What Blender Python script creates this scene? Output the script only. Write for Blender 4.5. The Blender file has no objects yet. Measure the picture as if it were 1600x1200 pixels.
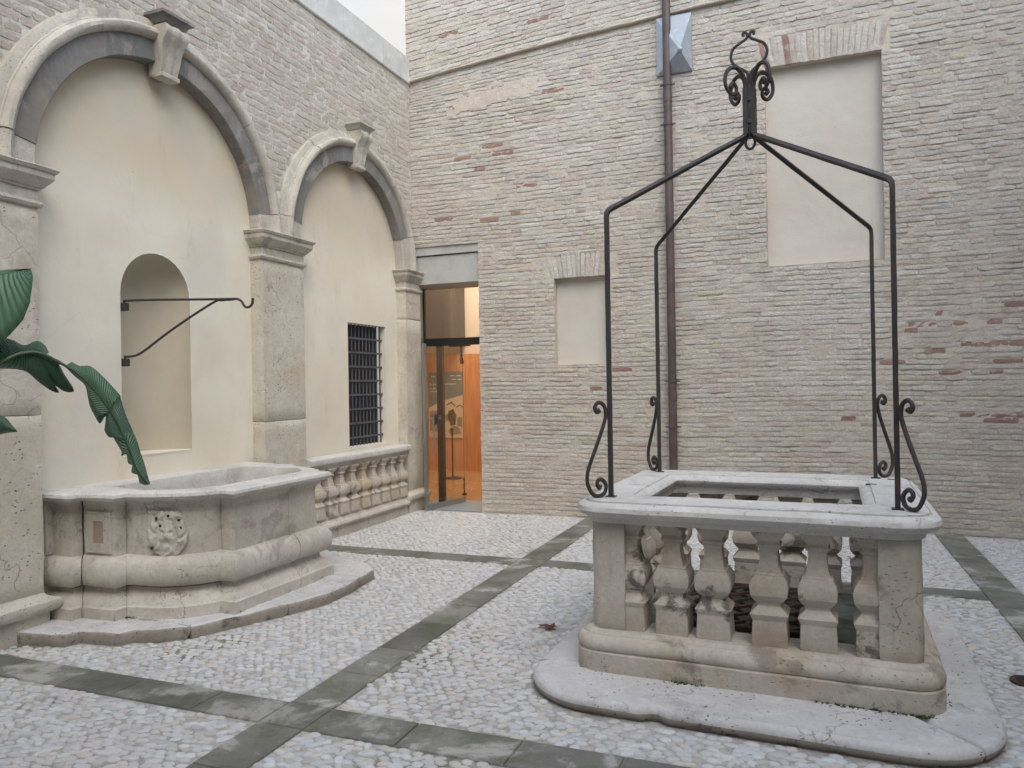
import bpy, bmesh, math, random
import numpy as np
from math import sin, cos, pi, radians, sqrt, atan2
from mathutils import Vector, Matrix, noise
from mathutils.geometry import tessellate_polygon

random.seed(7); rng = np.random.default_rng(7)
sc = bpy.context.scene
COL = sc.collection

# ------------------------------------------------------------------ camera
F, YAW, PITCH, ROLL, CAMH = 1185.0, radians(21.2), 0.0022, -0.0167, 1.6
_cy, _sy = cos(YAW), sin(YAW)
fwd = Vector((-_sy*cos(PITCH), _cy*cos(PITCH), sin(PITCH)))
r0 = Vector((_cy, _sy, 0)); u0 = r0.cross(fwd)
Rv = r0*cos(ROLL)+u0*sin(ROLL); Uv = -r0*sin(ROLL)+u0*cos(ROLL)
cam_d = bpy.data.cameras.new('camera'); cam = bpy.data.objects.new('camera', cam_d); COL.objects.link(cam)
M = Matrix(((Rv.x, Uv.x, -fwd.x), (Rv.y, Uv.y, -fwd.y), (Rv.z, Uv.z, -fwd.z))).to_4x4()
M.translation = Vector((0, 0, CAMH)); cam.matrix_world = M
cam_d.sensor_width = 36; cam_d.lens = 36*F/1600; cam_d.clip_end = 500; cam_d.clip_start = .05
sc.camera = cam

# ------------------------------------------------------------------ sky, sun, exposure
world = bpy.data.worlds.new("World"); sc.world = world; world.use_nodes = True
wn = world.node_tree; wn.nodes.clear()
SUN_EL, SUN_AZ = radians(50), radians(142)      # azimuth clockwise from +Y
sky = wn.nodes.new('ShaderNodeTexSky'); sky.sky_type = 'NISHITA'; sky.sun_disc = False
sky.sun_elevation = SUN_EL; sky.sun_rotation = SUN_AZ; sky.dust_density = 1.5
hs = wn.nodes.new('ShaderNodeHueSaturation'); hs.inputs['Saturation'].default_value = 0.88
bg = wn.nodes.new('ShaderNodeBackground'); bg.inputs[1].default_value = 0.15
wo = wn.nodes.new('ShaderNodeOutputWorld')
tint = wn.nodes.new('ShaderNodeMix'); tint.data_type = 'RGBA'; tint.blend_type = 'MULTIPLY'; tint.inputs[0].default_value = 1; tint.inputs[7].default_value = (.975, 1.0, .965, 1)   # thin overcast
wn.links.new(sky.outputs[0], hs.inputs['Color']); wn.links.new(hs.outputs[0], tint.inputs[6]); wn.links.new(tint.outputs[2], bg.inputs[0]); wn.links.new(bg.outputs[0], wo.inputs[0])
sd = bpy.data.lights.new('sun', 'SUN'); sd.energy = 0.5; sd.angle = radians(60); sd.color = (1, .985, .93)
sun = bpy.data.objects.new('sun', sd); COL.objects.link(sun)
sdir = Vector((sin(SUN_AZ)*cos(SUN_EL), cos(SUN_AZ)*cos(SUN_EL), sin(SUN_EL)))
sun.rotation_euler = sdir.to_track_quat('Z', 'Y').to_euler()
sc.view_settings.view_transform = 'Standard'; sc.view_settings.look = 'None'
sc.view_settings.exposure = 1.46; sc.view_settings.gamma = 1; sc.view_settings.use_curve_mapping = False

# ------------------------------------------------------------------ material helpers
class NT:
    def __init__(s, name):
        s.m = bpy.data.materials.new(name); s.m.use_nodes = True; s.t = s.m.node_tree; s.t.nodes.clear()
        s.out = s.t.nodes.new('ShaderNodeOutputMaterial'); s.b = s.t.nodes.new('ShaderNodeBsdfPrincipled')
        s.t.links.new(s.b.outputs[0], s.out.inputs[0])
        g = s.n('ShaderNodeNewGeometry'); s.pos = g.outputs['Position']; s.geo = g
    def n(s, typ, **kw):
        x = s.t.nodes.new(typ)
        for k, v in kw.items(): setattr(x, k, v)
        return x
    def link(s, a, b): s.t.links.new(a, b)
    def setv(s, inp, v):
        if isinstance(v, bpy.types.NodeSocket): s.link(v, inp)
        else: inp.default_value = v
    def mapping(s, scale, loc=(0, 0, 0)):
        mp = s.n('ShaderNodeMapping'); s.link(s.pos, mp.inputs[0]); mp.inputs['Scale'].default_value = scale
        mp.inputs['Location'].default_value = loc; return mp.outputs[0]
    def noise(s, scale, detail=4, rough=.6, vec=None, dist=0):
        x = s.n('ShaderNodeTexNoise'); s.link(vec or s.pos, x.inputs['Vector'])
        x.inputs['Scale'].default_value = scale; x.inputs['Detail'].default_value = detail
        x.inputs['Roughness'].default_value = rough; x.inputs['Distortion'].default_value = dist
        return x.outputs[0]
    def voro(s, scale, feature='F1', vec=None, rnd=1):
        x = s.n('ShaderNodeTexVoronoi', feature=feature); s.link(vec or s.pos, x.inputs['Vector'])
        x.inputs['Scale'].default_value = scale; x.inputs['Randomness'].default_value = rnd
        return x.outputs['Distance']
    def ramp(s, fac, a, b, va=0., vb=1.):
        x = s.n('ShaderNodeMapRange'); s.link(fac, x.inputs[0]); x.inputs[1].default_value = a; x.inputs[2].default_value = b
        x.inputs[3].default_value = va; x.inputs[4].default_value = vb; x.interpolation_type = 'SMOOTHSTEP'
        return x.outputs[0]
    def math(s, op, a, b=0.):
        x = s.n('ShaderNodeMath', operation=op); s.setv(x.inputs[0], a); s.setv(x.inputs[1], b); return x.outputs[0]
    def mix(s, fac, a, b, mode='MIX'):
        x = s.n('ShaderNodeMix', data_type='RGBA', blend_type=mode)
        s.setv(x.inputs[0], fac)
        for i, v in ((6, a), (7, b)):
            if isinstance(v, tuple): v = (*v[:3], 1)
            s.setv(x.inputs[i], v)
        return x.outputs[2]
    def col(s, v): s.setv(s.b.inputs['Base Color'], (*v, 1) if isinstance(v, tuple) and len(v) == 3 else v)
    def rough(s, v): s.setv(s.b.inputs['Roughness'], v)
    def bump(s, h, strength=.5, dist=.01):
        x = s.n('ShaderNodeBump'); x.inputs['Strength'].default_value = strength; x.inputs['Distance'].default_value = dist
        s.link(h, x.inputs['Height']); s.link(x.outputs[0], s.b.inputs['Normal'])

def stone(name, c1, c2, stain=(.1, .09, .08), stain_amt=.5, stain_scale=1.6, pits=.0, pit_scale=55, bump=.5,
          warm=None, streak=0., cracks=0., moss=0., rough=.85, thr=.56):
    t = NT(name)
    c = t.mix(t.ramp(t.noise(1.7, 5), .35, .65), c1, c2)
    fine = t.noise(38, 6, .7)
    c = t.mix(t.ramp(fine, .3, .7, 0, .35), c, tuple(v*.7 for v in c1))
    c = t.mix(t.ramp(t.noise(9, 5), .5, .75, 0, .5), c, tuple(min(1, v*1.18) for v in c2))
    if warm: c = t.mix(t.ramp(t.noise(2.6, 6, .65), .5, .68, 0, .75), c, warm)
    if stain_amt: c = t.mix(t.ramp(t.noise(stain_scale, 9, .68, dist=.4), thr, thr+.08, 0, stain_amt), c, stain)
    if streak:
        c = t.mix(t.ramp(t.noise(5, 7, .6, t.mapping((3, 3, .35))), .56, .72, 0, streak), c, stain)
    if moss: c = t.mix(t.ramp(t.noise(4.5, 8, .7), .48, .62, 0, moss), c, (.06, .075, .03))
    h = t.math('ADD', t.math('MULTIPLY', fine, .5), t.noise(7, 6, .6))
    if pits:
        warp = t.noise(6, 3)
        p = t.ramp(t.voro(pit_scale, vec=t.mapping((1, 1, 1.7))), .10, .22)
        gate = t.ramp(t.noise(5, 4), .46, .58)
        inv = t.math('MULTIPLY', t.math('SUBTRACT', 1., p), gate)
        c = t.mix(t.math('MULTIPLY', inv, pits), c, (.07, .06, .05))
        h = t.math('SUBTRACT', h, t.math('MULTIPLY', inv, 1.2*pits))
    if cracks:
        v = t.n('ShaderNodeVectorMath', operation='ADD'); t.link(t.pos, v.inputs[0])
        nz = t.n('ShaderNodeTexNoise'); nz.inputs['Scale'].default_value = 6; nz.inputs['Detail'].default_value = 5; t.link(t.pos, nz.inputs['Vector'])
        vs = t.n('ShaderNodeVectorMath', operation='SCALE'); vs.inputs['Scale'].default_value = .35; t.link(nz.outputs['Color'], vs.inputs[0]); t.link(vs.outputs[0], v.inputs[1])
        e = t.voro(2.3, 'DISTANCE_TO_EDGE', v.outputs[0])
        k = t.math('MULTIPLY', t.ramp(e, .0, .009, 1, 0), t.ramp(t.noise(2.2, 3), .48, .56))
        c = t.mix(t.math('MULTIPLY', k, cracks*.6), c, (.12, .105, .09)); h = t.math('SUBTRACT', h, k)
    t.col(c); t.rough(rough); t.b.inputs['Specular IOR Level'].default_value = .3
    t.bump(h, bump, .012)
    return t.m

def brick_mat(name, ramp_cols, lime, lime_amt, bump=.7):
    t = NT(name)
    at = t.n('ShaderNodeAttribute', attribute_name='tone'); oi = t.n('ShaderNodeObjectInfo')
    f = t.math('FRACT', t.math('ADD', at.outputs['Fac'], oi.outputs['Random']))
    cr = t.n('ShaderNodeValToRGB'); cr.color_ramp.interpolation = 'LINEAR'
    els = cr.color_ramp.elements
    while len(els) < len(ramp_cols): els.new(.5)
    for i, c_ in enumerate(ramp_cols): els[i].position = i/(len(ramp_cols)-1); els[i].color = (*c_, 1)
    t.link(f, cr.inputs[0]); c = cr.outputs[0]
    c = t.mix(t.ramp(t.noise(.9, 6, .6), .42, .64, 0, .3), c, (.55, .49, .41))
    c = t.mix(t.ramp(t.noise(1.4, 5, .6, t.mapping((1, 1, 1.6), (3, 1, 7))), .5, .68, 0, .35), c, (.46, .38, .32))
    fine = t.noise(55, 7, .75)
    c = t.mix(t.ramp(t.noise(18, 9, .8), .47, .60, 0, lime_amt), c, lime)
    c = t.mix(t.ramp(fine, .35, .62, .38, 0), c, (.31, .27, .235))
    t.col(c); t.rough(.93); t.b.inputs['Specular IOR Level'].default_value = .2
    h = t.math('ADD', fine, t.math('MULTIPLY', t.noise(14, 5, .6), 1.2)); t.bump(h, bump, .02)
    return t.m

def simple(name, c, rough=.6, metal=0., bumps=None, var=0., emit=None):
    t = NT(name)
    if var: c = t.mix(t.ramp(t.noise(6, 6, .65), .4, .65), c, tuple(v*(1-var) for v in c))
    t.col(c); t.rough(rough); t.b.inputs['Metallic'].default_value = metal
    if bumps: t.bump(t.noise(bumps, 6, .65), .35, .006)
    if emit: t.b.inputs['Emission Color'].default_value = (*emit[:3], 1); t.b.inputs['Emission Strength'].default_value = emit[3]
    return t.m

MAT = {}
MAT['brick_b'] = brick_mat('pale brick', [(.49, .43, .37), (.62, .565, .495), (.55, .45, .39), (.66, .625, .57), (.61, .545, .42), (.51, .475, .45), (.64, .60, .545), (.50, .405, .35), (.59, .555, .51), (.63, .55, .45)], (.64, .61, .53), .6)
MAT['brick_c'] = brick_mat('whitish brick', [(.60, .555, .49), (.66, .62, .56), (.62, .59, .55), (.64, .585, .49)], (.70, .665, .61), .6)
MAT['brick_l'] = brick_mat('rose brick', [(.53, .465, .385), (.60, .50, .42), (.50, .45, .40), (.63, .58, .48), (.57, .45, .385), (.66, .61, .53), (.52, .45, .385), (.61, .54, .43)], (.60, .575, .52), .4)
MAT['red'] = stone('red brick', (.27, .16, .13), (.35, .23, .195), stain=(.46, .41, .36), stain_amt=.9, stain_scale=17, bump=.7)
MAT['mortar_b'] = stone('sandy mortar', (.545, .465, .385), (.60, .525, .44), stain=(.44, .375, .305), stain_amt=.35, pits=.5, pit_scale=38, bump=1.0)
MAT['mortar_l'] = stone('pale pointing mortar', (.62, .58, .51), (.67, .635, .56), stain=(.45, .415, .36), stain_amt=.4, pits=.5, pit_scale=38, bump=1.0)
MAT['trav'] = stone('travertine', (.54, .485, .39), (.62, .575, .49), stain=(.38, .34, .28), stain_amt=.45, pits=.75, pit_scale=24, warm=(.50, .43, .32), streak=.2, bump=.8, cracks=.4)
MAT['moulding'] = stone('weathered moulding stone', (.48, .435, .36), (.58, .535, .46), stain=(.21, .195, .175), stain_amt=.55, pits=.7, pit_scale=34, streak=.3, bump=.8)
MAT['dark_stone'] = stone('grey crusted stone', (.175, .17, .162), (.25, .24, .22), stain=(.40, .36, .30), stain_amt=.55, stain_scale=2.4, warm=(.27, .225, .19), streak=.25, pits=.4, bump=.6)
MAT['basin'] = stone('weathered limestone', (.48, .435, .37), (.58, .54, .475), stain=(.24, .215, .185), stain_amt=.5, stain_scale=2.6, thr=.56, pits=.5, pit_scale=36, streak=.35, cracks=.45, bump=.7)
MAT['top'] = stone('washed limestone', (.55, .53, .495), (.64, .62, .585), stain=(.33, .31, .28), stain_amt=.4, stain_scale=2.6, pits=.6, pit_scale=30, cracks=.6, bump=.6, rough=.6)
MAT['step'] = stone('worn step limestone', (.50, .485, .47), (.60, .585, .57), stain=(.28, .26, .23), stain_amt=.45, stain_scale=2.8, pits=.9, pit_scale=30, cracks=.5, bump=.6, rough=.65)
MAT['damp_shade'] = stone('damp stained stone side', (.30, .265, .225), (.40, .36, .31), stain=(.11, .10, .085), stain_amt=.8, stain_scale=3.5, pits=.9, pit_scale=28, moss=.15, bump=.9)  # damp stain, plus shade put into the colour of the step sides
MAT['well'] = stone('aged well limestone', (.44, .39, .325), (.53, .485, .42), stain=(.12, .11, .10), stain_amt=.5, stain_scale=2.6, warm=(.43, .345, .25), pits=.5, pit_scale=30, streak=.3, cracks=.8, bump=.6)
MAT['baluster'] = stone('stained baluster stone', (.43, .375, .31), (.52, .465, .40), stain=(.06, .056, .055), stain_amt=.8, stain_scale=4.2, thr=.55, warm=(.37, .28, .20), pits=.4, bump=.6)
MAT['lbaluster'] = stone('cream baluster stone', (.48, .42, .34), (.55, .50, .43), stain=(.12, .105, .09), stain_amt=.6, stain_scale=3.2, warm=(.50, .40, .27), pits=.5, bump=.6)
MAT['moss'] = stone('mossy stone', (.13, .14, .095), (.21, .225, .17), stain=(.03, .04, .02), stain_amt=.8, stain_scale=4, moss=.9, bump=.8)
MAT['coping'] = stone('bluish coping stone', (.62, .61, .575), (.70, .69, .65), stain=(.38, .37, .35), stain_amt=.3, pits=.3, bump=.3)
MAT['strip'] = stone('grey green slate', (.13, .127, .11), (.205, .20, .175), stain=(.33, .32, .29), stain_amt=.85, stain_scale=2.1, thr=.53, moss=.55, bump=.25, rough=.7)
_m = MAT['strip'].node_tree; _b = _m.nodes['Principled BSDF']; _src = _b.inputs['Base Color'].links[0].from_socket
_oi = _m.nodes.new('ShaderNodeObjectInfo'); _mr = _m.nodes.new('ShaderNodeMapRange'); _mr.inputs[3].default_value = .9; _mr.inputs[4].default_value = 1.35; _m.links.new(_oi.outputs['Random'], _mr.inputs[0])
_hs = _m.nodes.new('ShaderNodeHueSaturation'); _m.links.new(_src, _hs.inputs['Color']); _m.links.new(_mr.outputs[0], _hs.inputs['Value']); _m.links.new(_hs.outputs[0], _b.inputs['Base Color'])
MAT['red_marble'] = stone('red marble', (.36, .26, .215), (.42, .32, .27), stain=(.12, .08, .07), stain_amt=.6, stain_scale=9, cracks=.8)
MAT['iron'] = stone('wrought iron', (.042, .037, .036), (.062, .054, .052), stain=(.085, .04, .025), stain_amt=.6, stain_scale=9, bump=.4, rough=.55)
MAT['rust'] = stone('rusty iron', (.06, .035, .028), (.09, .05, .038), stain=(.03, .02, .02), stain_amt=.5, stain_scale=9, bump=.5)
MAT['zinc'] = stone('zinc sheet', (.34, .37, .40), (.42, .45, .48), stain=(.52, .55, .57), stain_amt=.4, stain_scale=6, bump=.1, rough=.5)
MAT['zinc'].node_tree.nodes['Principled BSDF'].inputs['Metallic'].default_value = .4
MAT['pipe'] = simple('brown painted pipe', (.105, .075, .07), .5, bumps=30, var=.3)
MAT['steel'] = simple('brushed steel', (.42, .44, .45), .35, .9, bumps=60)
MAT['grey_panel'] = simple('grey painted metal', (.46, .45, .42), .5, bumps=3, var=.12)
MAT['jamb'] = simple('bluish painted metal', (.25, .29, .32), .45, bumps=3, var=.15)
MAT['dark_frame'] = simple('dark bronze frame', (.022, .02, .02), .4)
MAT['blackhole'] = simple('black wire glass', (.022, .022, .025), .8)
MAT['grille'] = stone('grey grille iron', (.085, .085, .09), (.12, .12, .125), stain=(.1, .07, .06), stain_amt=.3, bump=.2)
MAT['wood'] = None
t = NT('orange veneer'); c = t.mix(t.ramp(t.noise(4, 6, .6, t.mapping((3, 3, .35))), .35, .65), (.50, .235, .11), (.60, .31, .15)); t.col(c); t.rough(.4); MAT['wood'] = t.m
MAT['floor_in'] = simple('polished floor', (.42, .26, .13), .18, var=.12)
MAT['white_in'] = simple('warm white wall', (.68, .58, .48), .8)
MAT['brown_in'] = simple('brown wall', (.11, .09, .08), .8)
MAT['lamp'] = simple('lamp glow', (1, .9, .75), .5, emit=(1, .85, .68, 4))
MAT['poster_grey'] = simple('poster grey', (.16, .20, .21), .5)
MAT['poster_cream'] = simple('poster cream', (.6, .48, .35), .5)
MAT['poster_brown'] = simple('poster brown', (.09, .055, .035), .5)
MAT['poster_mid'] = simple('poster sepia', (.3, .22, .15), .5)
MAT['print_white'] = simple('white print', (.72, .72, .7), .5)
MAT['sticker'] = simple('navy label', (.02, .03, .06), .4)
MAT['pot'] = simple('terracotta', (.35, .15, .08), .85, var=.3)
t = NT('clear glass'); t.b.inputs['Transmission Weight'].default_value = 1; t.b.inputs['Roughness'].default_value = .0
t.b.inputs['IOR'].default_value = 1.45; t.b.inputs['Base Color'].default_value = (.9, .95, .94, 1); MAT['glass'] = t.m

# cream plaster with ochre damp marks following the arch edges, and a few small chips
def plaster(name, c1, c2, arches=(), grey=0., sc_=1.3):
    t = NT(name); c = t.mix(t.ramp(t.noise(sc_, 4, .5), .35, .65), c1, c2)
    c = t.mix(t.ramp(t.noise(3, 7, .6, t.mapping((1, 1, .5), (5, 2, 1))), .52, .72, 0, .25), c, tuple(v*.86 for v in c1))
    sp = t.n('ShaderNodeSeparateXYZ'); t.link(t.pos, sp.inputs[0])
    for (y0, z0, R) in arches:
        dy = t.math('SUBTRACT', sp.outputs[1], y0); dz = t.math('SUBTRACT', sp.outputs[2], z0)
        d = t.math('SQRT', t.math('ADD', t.math('MULTIPLY', dy, dy), t.math('MULTIPLY', dz, dz)))
        d = t.math('ADD', d, t.math('MULTIPLY', t.math('SUBTRACT', t.noise(3.1, 5, .6), .5), .5))
        k = t.math('MULTIPLY', t.ramp(d, R-.3, R+.05), t.ramp(sp.outputs[2], z0-.2, z0+.5))
        c = t.mix(t.math('MULTIPLY', k, .6), c, (.58, .475, .33))
    if grey: c = t.mix(t.ramp(t.noise(1.1, 4, .5, t.mapping((1, 1, 1), (2, 9, 4))), .45, .7, 0, grey), c, (.50, .49, .46))
    ch = t.math('MULTIPLY', t.ramp(t.voro(5.5), .018, .03, 1, 0), t.ramp(t.noise(1.7, 2), .5, .56))
    c = t.mix(t.math('MULTIPLY', ch, .75), c, (.16, .13, .10))
    c = t.mix(t.ramp(t.noise(2.2, 8, .7, t.mapping((2.2, 2.2, .5), (8, 3, 1))), .58, .70, 0, .22), c, (.42, .36, .27))
    hl = t.math('MULTIPLY', t.ramp(t.voro(1.1, 'DISTANCE_TO_EDGE'), 0, .0035, 1, 0), t.ramp(t.noise(1.3, 3), .53, .6))
    c = t.mix(t.math('MULTIPLY', hl, .1), c, (.33, .29, .22))
    t.col(c); t.rough(.9); t.b.inputs['Specular IOR Level'].default_value = .2
    t.bump(t.math('ADD', t.noise(90, 4, .6), t.math('MULTIPLY', t.noise(7, 6, .65), 2.0)), .3, .008)
    return t.m
MAT['plaster'] = plaster('cream plaster', (.73, .66, .53), (.78, .725, .605), ((4.66, 3.09, 1.11), (7.44, 3.1, 1.05)), .3)
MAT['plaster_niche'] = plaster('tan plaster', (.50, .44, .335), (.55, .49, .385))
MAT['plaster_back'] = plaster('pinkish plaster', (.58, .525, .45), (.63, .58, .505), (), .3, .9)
t = NT('white netted wall'); w = t.n('ShaderNodeTexBrick'); t.link(t.mapping((0, 1, 1)), w.inputs[0])
mp = t.n('ShaderNodeCombineXYZ'); sp = t.n('ShaderNodeSeparateXYZ'); t.link(t.pos, sp.inputs[0]); t.link(sp.outputs[1], mp.inputs[0]); t.link(sp.outputs[2], mp.inputs[1]); t.link(mp.outputs[0], w.inputs[0])
w.inputs['Scale'].default_value = 14; w.inputs['Color1'].default_value = (.88, .85, .79, 1); w.inputs['Color2'].default_value = (.88, .85, .79, 1); w.inputs['Mortar'].default_value = (.80, .78, .75, 1); w.inputs['Mortar Size'].default_value = .03
t.col(w.outputs[0]); t.rough(.9); MAT['white_wall'] = t.m

# pebbles and their bed
t = NT('river pebble'); at = t.n('ShaderNodeAttribute', attribute_name='tone'); oi = t.n('ShaderNodeObjectInfo')
f = t.math('FRACT', t.math('ADD', at.outputs['Fac'], oi.outputs['Random']))
cr = t.n('ShaderNodeValToRGB'); els = cr.color_ramp.elements
cols = [(.44, .445, .445), (.53, .535, .535), (.40, .40, .40), (.58, .585, .585), (.53, .475, .415), (.54, .545, .545), (.40, .37, .335), (.56, .565, .565), (.48, .44, .40), (.50, .51, .515), (.60, .605, .605), (.43, .44, .44)]
while len(els) < len(cols): els.new(.5)
for i, c_ in enumerate(cols): els[i].position = i/(len(cols)-1); els[i].color = (*c_, 1)
t.link(f, cr.inputs[0])
c = t.mix(t.ramp(t.noise(60, 6, .7), .4, .7, 0, .3), cr.outputs[0], (.36, .34, .31))
c = t.mix(t.ramp(t.noise(.8, 5, .6), .45, .65, 0, .3), c, (.50, .455, .415))
c = t.mix(t.ramp(t.noise(1.3, 7, .7, t.mapping((1, 1, 1), (4, 7, 0))), .62, .72, 0, .35), c, (.28, .30, .21))
t.col(c); t.rough(.7); t.bump(t.noise(120, 4), .25, .003); MAT['pebble'] = t.m
t = NT('pebble bed mortar')
c = t.mix(t.ramp(t.noise(.9, 5, .6), .42, .6), (.45, .43, .40), (.36, .34, .305))
c = t.mix(t.ramp(t.noise(1.3, 7, .7, t.mapping((1, 1, 1), (4, 7, 0))), .54, .64, 0, .85), c, (.10, .115, .06))
c = t.mix(t.ramp(t.noise(40, 6, .7), .4, .6, 0, .4), c, (.2, .19, .17))
t.col(c); t.rough(.95); t.bump(t.noise(30, 6, .7), .8, .01); MAT['bed'] = t.m
t = NT('glossy leaf'); at = t.n('ShaderNodeAttribute', attribute_name='vein')
v = t.n('ShaderNodeTexWave'); v.bands_direction = 'X'; v.inputs['Scale'].default_value = 1.0; v.inputs['Distortion'].default_value = .6
cx = t.n('ShaderNodeCombineXYZ'); t.link(t.math('MULTIPLY', at.outputs['Fac'], 2.6), cx.inputs[0]); t.link(cx.outputs[0], v.inputs[0])
c = t.mix(t.ramp(t.noise(5, 5), .35, .65), (.075, .165, .09), (.10, .205, .10)); c = t.mix(t.math('MULTIPLY', v.outputs['Fac'], .5), c, (.045, .105, .06))
t.col(c); t.rough(.42); t.bump(v.outputs['Fac'], .8, .006); MAT['leaf'] = t.m
MAT['stem'] = simple('leaf stalk', (.05, .09, .04), .45)
MAT['weed'] = simple('weed leaf', (.05, .11, .03), .6, var=.3)
MAT['dead_leaf'] = simple('dead red leaves', (.12, .05, .035), .8, var=.4)

# ------------------------------------------------------------------ mesh helpers
class MB:
    def __init__(s): s.v = []; s.f = []; s.mi = []; s.loop_tone = None
    def add(s, verts, faces, mi=0):
        o = len(s.v); s.v.extend([tuple(p) for p in verts]); s.f.extend([tuple(i+o for i in f) for f in faces]); s.mi.extend([mi]*len(faces)); return o
    def box(s, a, b, mi=0, bev=0.):
        (x0, y0, z0), (x1, y1, z1) = a, b
        if bev:
            pr = [(-bev, 0), (0, bev)]
            path = [(x0, y0), (x1, y0), (x1, y1), (x0, y1)]
            prof = [(-bev, z0), (0, z0+bev), (0, z1-bev), (-bev, z1)]
            s.prism(path, prof, mi); return
        v = [(x0, y0, z0), (x1, y0, z0), (x1, y1, z0), (x0, y1, z0), (x0, y0, z1), (x1, y0, z1), (x1, y1, z1), (x0, y1, z1)]
        s.add(v, [(0, 3, 2, 1), (4, 5, 6, 7), (0, 1, 5, 4), (1, 2, 6, 5), (2, 3, 7, 6), (3, 0, 4, 7)], mi)
    def sweep(s, path, prof, closed=True, step=.06, mi=0, mis=None):
        """path CCW in xy, prof = [(outward offset, z)]; returns list of rings of 3D points"""
        segs = None; rings = []
        for (o, z) in prof:
            op = offs(path, o, closed)
            if segs is None:
                n = len(path); m = n if closed else n-1
                segs = [max(1, int(math.dist(path[i], path[(i+1) % n])/step)) for i in range(m)]
            pts = []
            n = len(op)
            for i, k in enumerate(segs):
                a, b = op[i], op[(i+1) % n]
                for j in range(k): pts.append((a[0]+(b[0]-a[0])*j/k, a[1]+(b[1]-a[1])*j/k, z))
            if not closed: pts.append((*op[-1], z))
            rings.append(pts)
        N = len(rings[0]); m = N if closed else N-1
        o = len(s.v)
        for r in rings: s.v.extend(r)
        for k in range(len(rings)-1):
            for j in range(m):
                a = o+k*N+j; b = o+k*N+(j+1) % N
                s.f.append((a, b, b+N, a+N)); s.mi.append(mis[k] if mis else mi)
        return rings
    def fill(s, loops, up=True, mi=0):
        loops = [[Vector(p) for p in l] for l in loops]
        tris = tessellate_polygon(loops); pts = [p for l in loops for p in l]
        fs = []
        for t_ in tris:
            a, b, c = [pts[i] for i in t_]; nz = (b-a).cross(c-a).z
            fs.append(tuple(t_) if (nz > 0) == up else tuple(reversed(t_)))
        s.add(pts, fs, mi)
    def prism(s, path, prof, mi=0, step=9, mis=None):
        r = s.sweep(path, prof, True, step, mi, mis); s.fill([r[-1]], True, mi); s.fill([r[0]], False, mi)
    def tube(s, pts, rad, n=8, mi=0, square=False, cap=True, rads=None):
        pts = [Vector(p) for p in pts]; rings = []
        t0 = (pts[1]-pts[0]).normalized(); up = Vector((0, 0, 1)) if abs(t0.z) < .9 else Vector((1, 0, 0))
        nrm = (up-t0*up.dot(t0)).normalized()
        for i, p in enumerate(pts):
            t1 = (pts[min(i+1, len(pts)-1)]-pts[max(i-1, 0)]).normalized()
            nrm = (nrm-t1*nrm.dot(t1)).normalized(); bn = t1.cross(nrm)
            r = rads[i] if rads else rad
            for k in range(n):
                a = 2*pi*k/n + (pi/4 if square else 0); q = r*(1.414 if square else 1)
                rings.append(p+(nrm*cos(a)+bn*sin(a))*q)
        fs = []
        for i in range(len(pts)-1):
            for k in range(n):
                a = i*n+k; b = i*n+(k+1) % n; fs.append((a, b, b+n, a+n))
        if cap: fs.append(tuple(reversed(range(n)))); fs.append(tuple(range((len(pts)-1)*n, len(pts)*n)))
        s.add(rings, fs, mi)
    def rough(s, amp, freq=4., start=0):
        for i in range(start, len(s.v)):
            p = Vector(s.v[i]); q = p+noise.noise_vector(p*freq)*amp
            s.v[i] = tuple(q)
    def build(s, name, mats, parent=None, angle=40, loc=None, smooth=True):
        me = bpy.data.meshes.new(name); me.from_pydata(s.v, [], s.f)
        if not isinstance(mats, (list, tuple)): mats = [mats]
        for m in mats: me.materials.append(m)
        if len(mats) > 1: me.polygons.foreach_set('material_index', s.mi)
        if smooth:
            me.shade_smooth()
            try: me.set_sharp_from_angle(angle=radians(angle))
            except Exception: pass
        me.update()
        o = bpy.data.objects.new(name, me); COL.objects.link(o)
        if parent: o.parent = parent
        if loc: o.location = loc
        return o

def offs(path, d, closed):
    n = len(path); out = []
    for i in range(n):
        p = path[i]
        pr = path[(i-1) % n] if (closed or i > 0) else None
        nx = path[(i+1) % n] if (closed or i < n-1) else None
        def nor(a, b):
            dx, dy = b[0]-a[0], b[1]-a[1]; L = math.hypot(dx, dy) or 1; return (dy/L, -dx/L)
        if pr is None: nn = nor(p, nx); out.append((p[0]+nn[0]*d, p[1]+nn[1]*d)); continue
        if nx is None: nn = nor(pr, p); out.append((p[0]+nn[0]*d, p[1]+nn[1]*d)); continue
        a, b = nor(pr, p), nor(p, nx); mx, my = a[0]+b[0], a[1]+b[1]; L = mx*mx+my*my
        k = 2*d/max(L, .3); out.append((p[0]+mx*k, p[1]+my*k))
    return out

def rrect(u, v, r, n=6, cx=0, cy=0):
    pts = []
    for (sx, sy, a0) in ((1, -1, -90), (1, 1, 0), (-1, 1, 90), (-1, -1, 180)):
        for i in range(n+1):
            a = radians(a0+90*i/n); pts.append((cx+sx*(u-r)+r*cos(a), cy+sy*(v-r)+r*sin(a)))
    return pts

def clip_poly(poly, a, b, c):      # keep a*x+b*y<=c
    out = []
    for i in range(len(poly)):
        p, q = poly[i], poly[(i+1) % len(poly)]; dp = a*p[0]+b*p[1]-c; dq = a*q[0]+b*q[1]-c
        if dp <= 0: out.append(p)
        if dp*dq < 0: t_ = dp/(dp-dq); out.append((p[0]+(q[0]-p[0])*t_, p[1]+(q[1]-p[1])*t_))
    res = []
    for p in out:
        if not res or math.dist(p, res[-1]) > .004: res.append(p)
    if len(res) > 2 and math.dist(res[0], res[-1]) < .004: res.pop()
    return res

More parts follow.
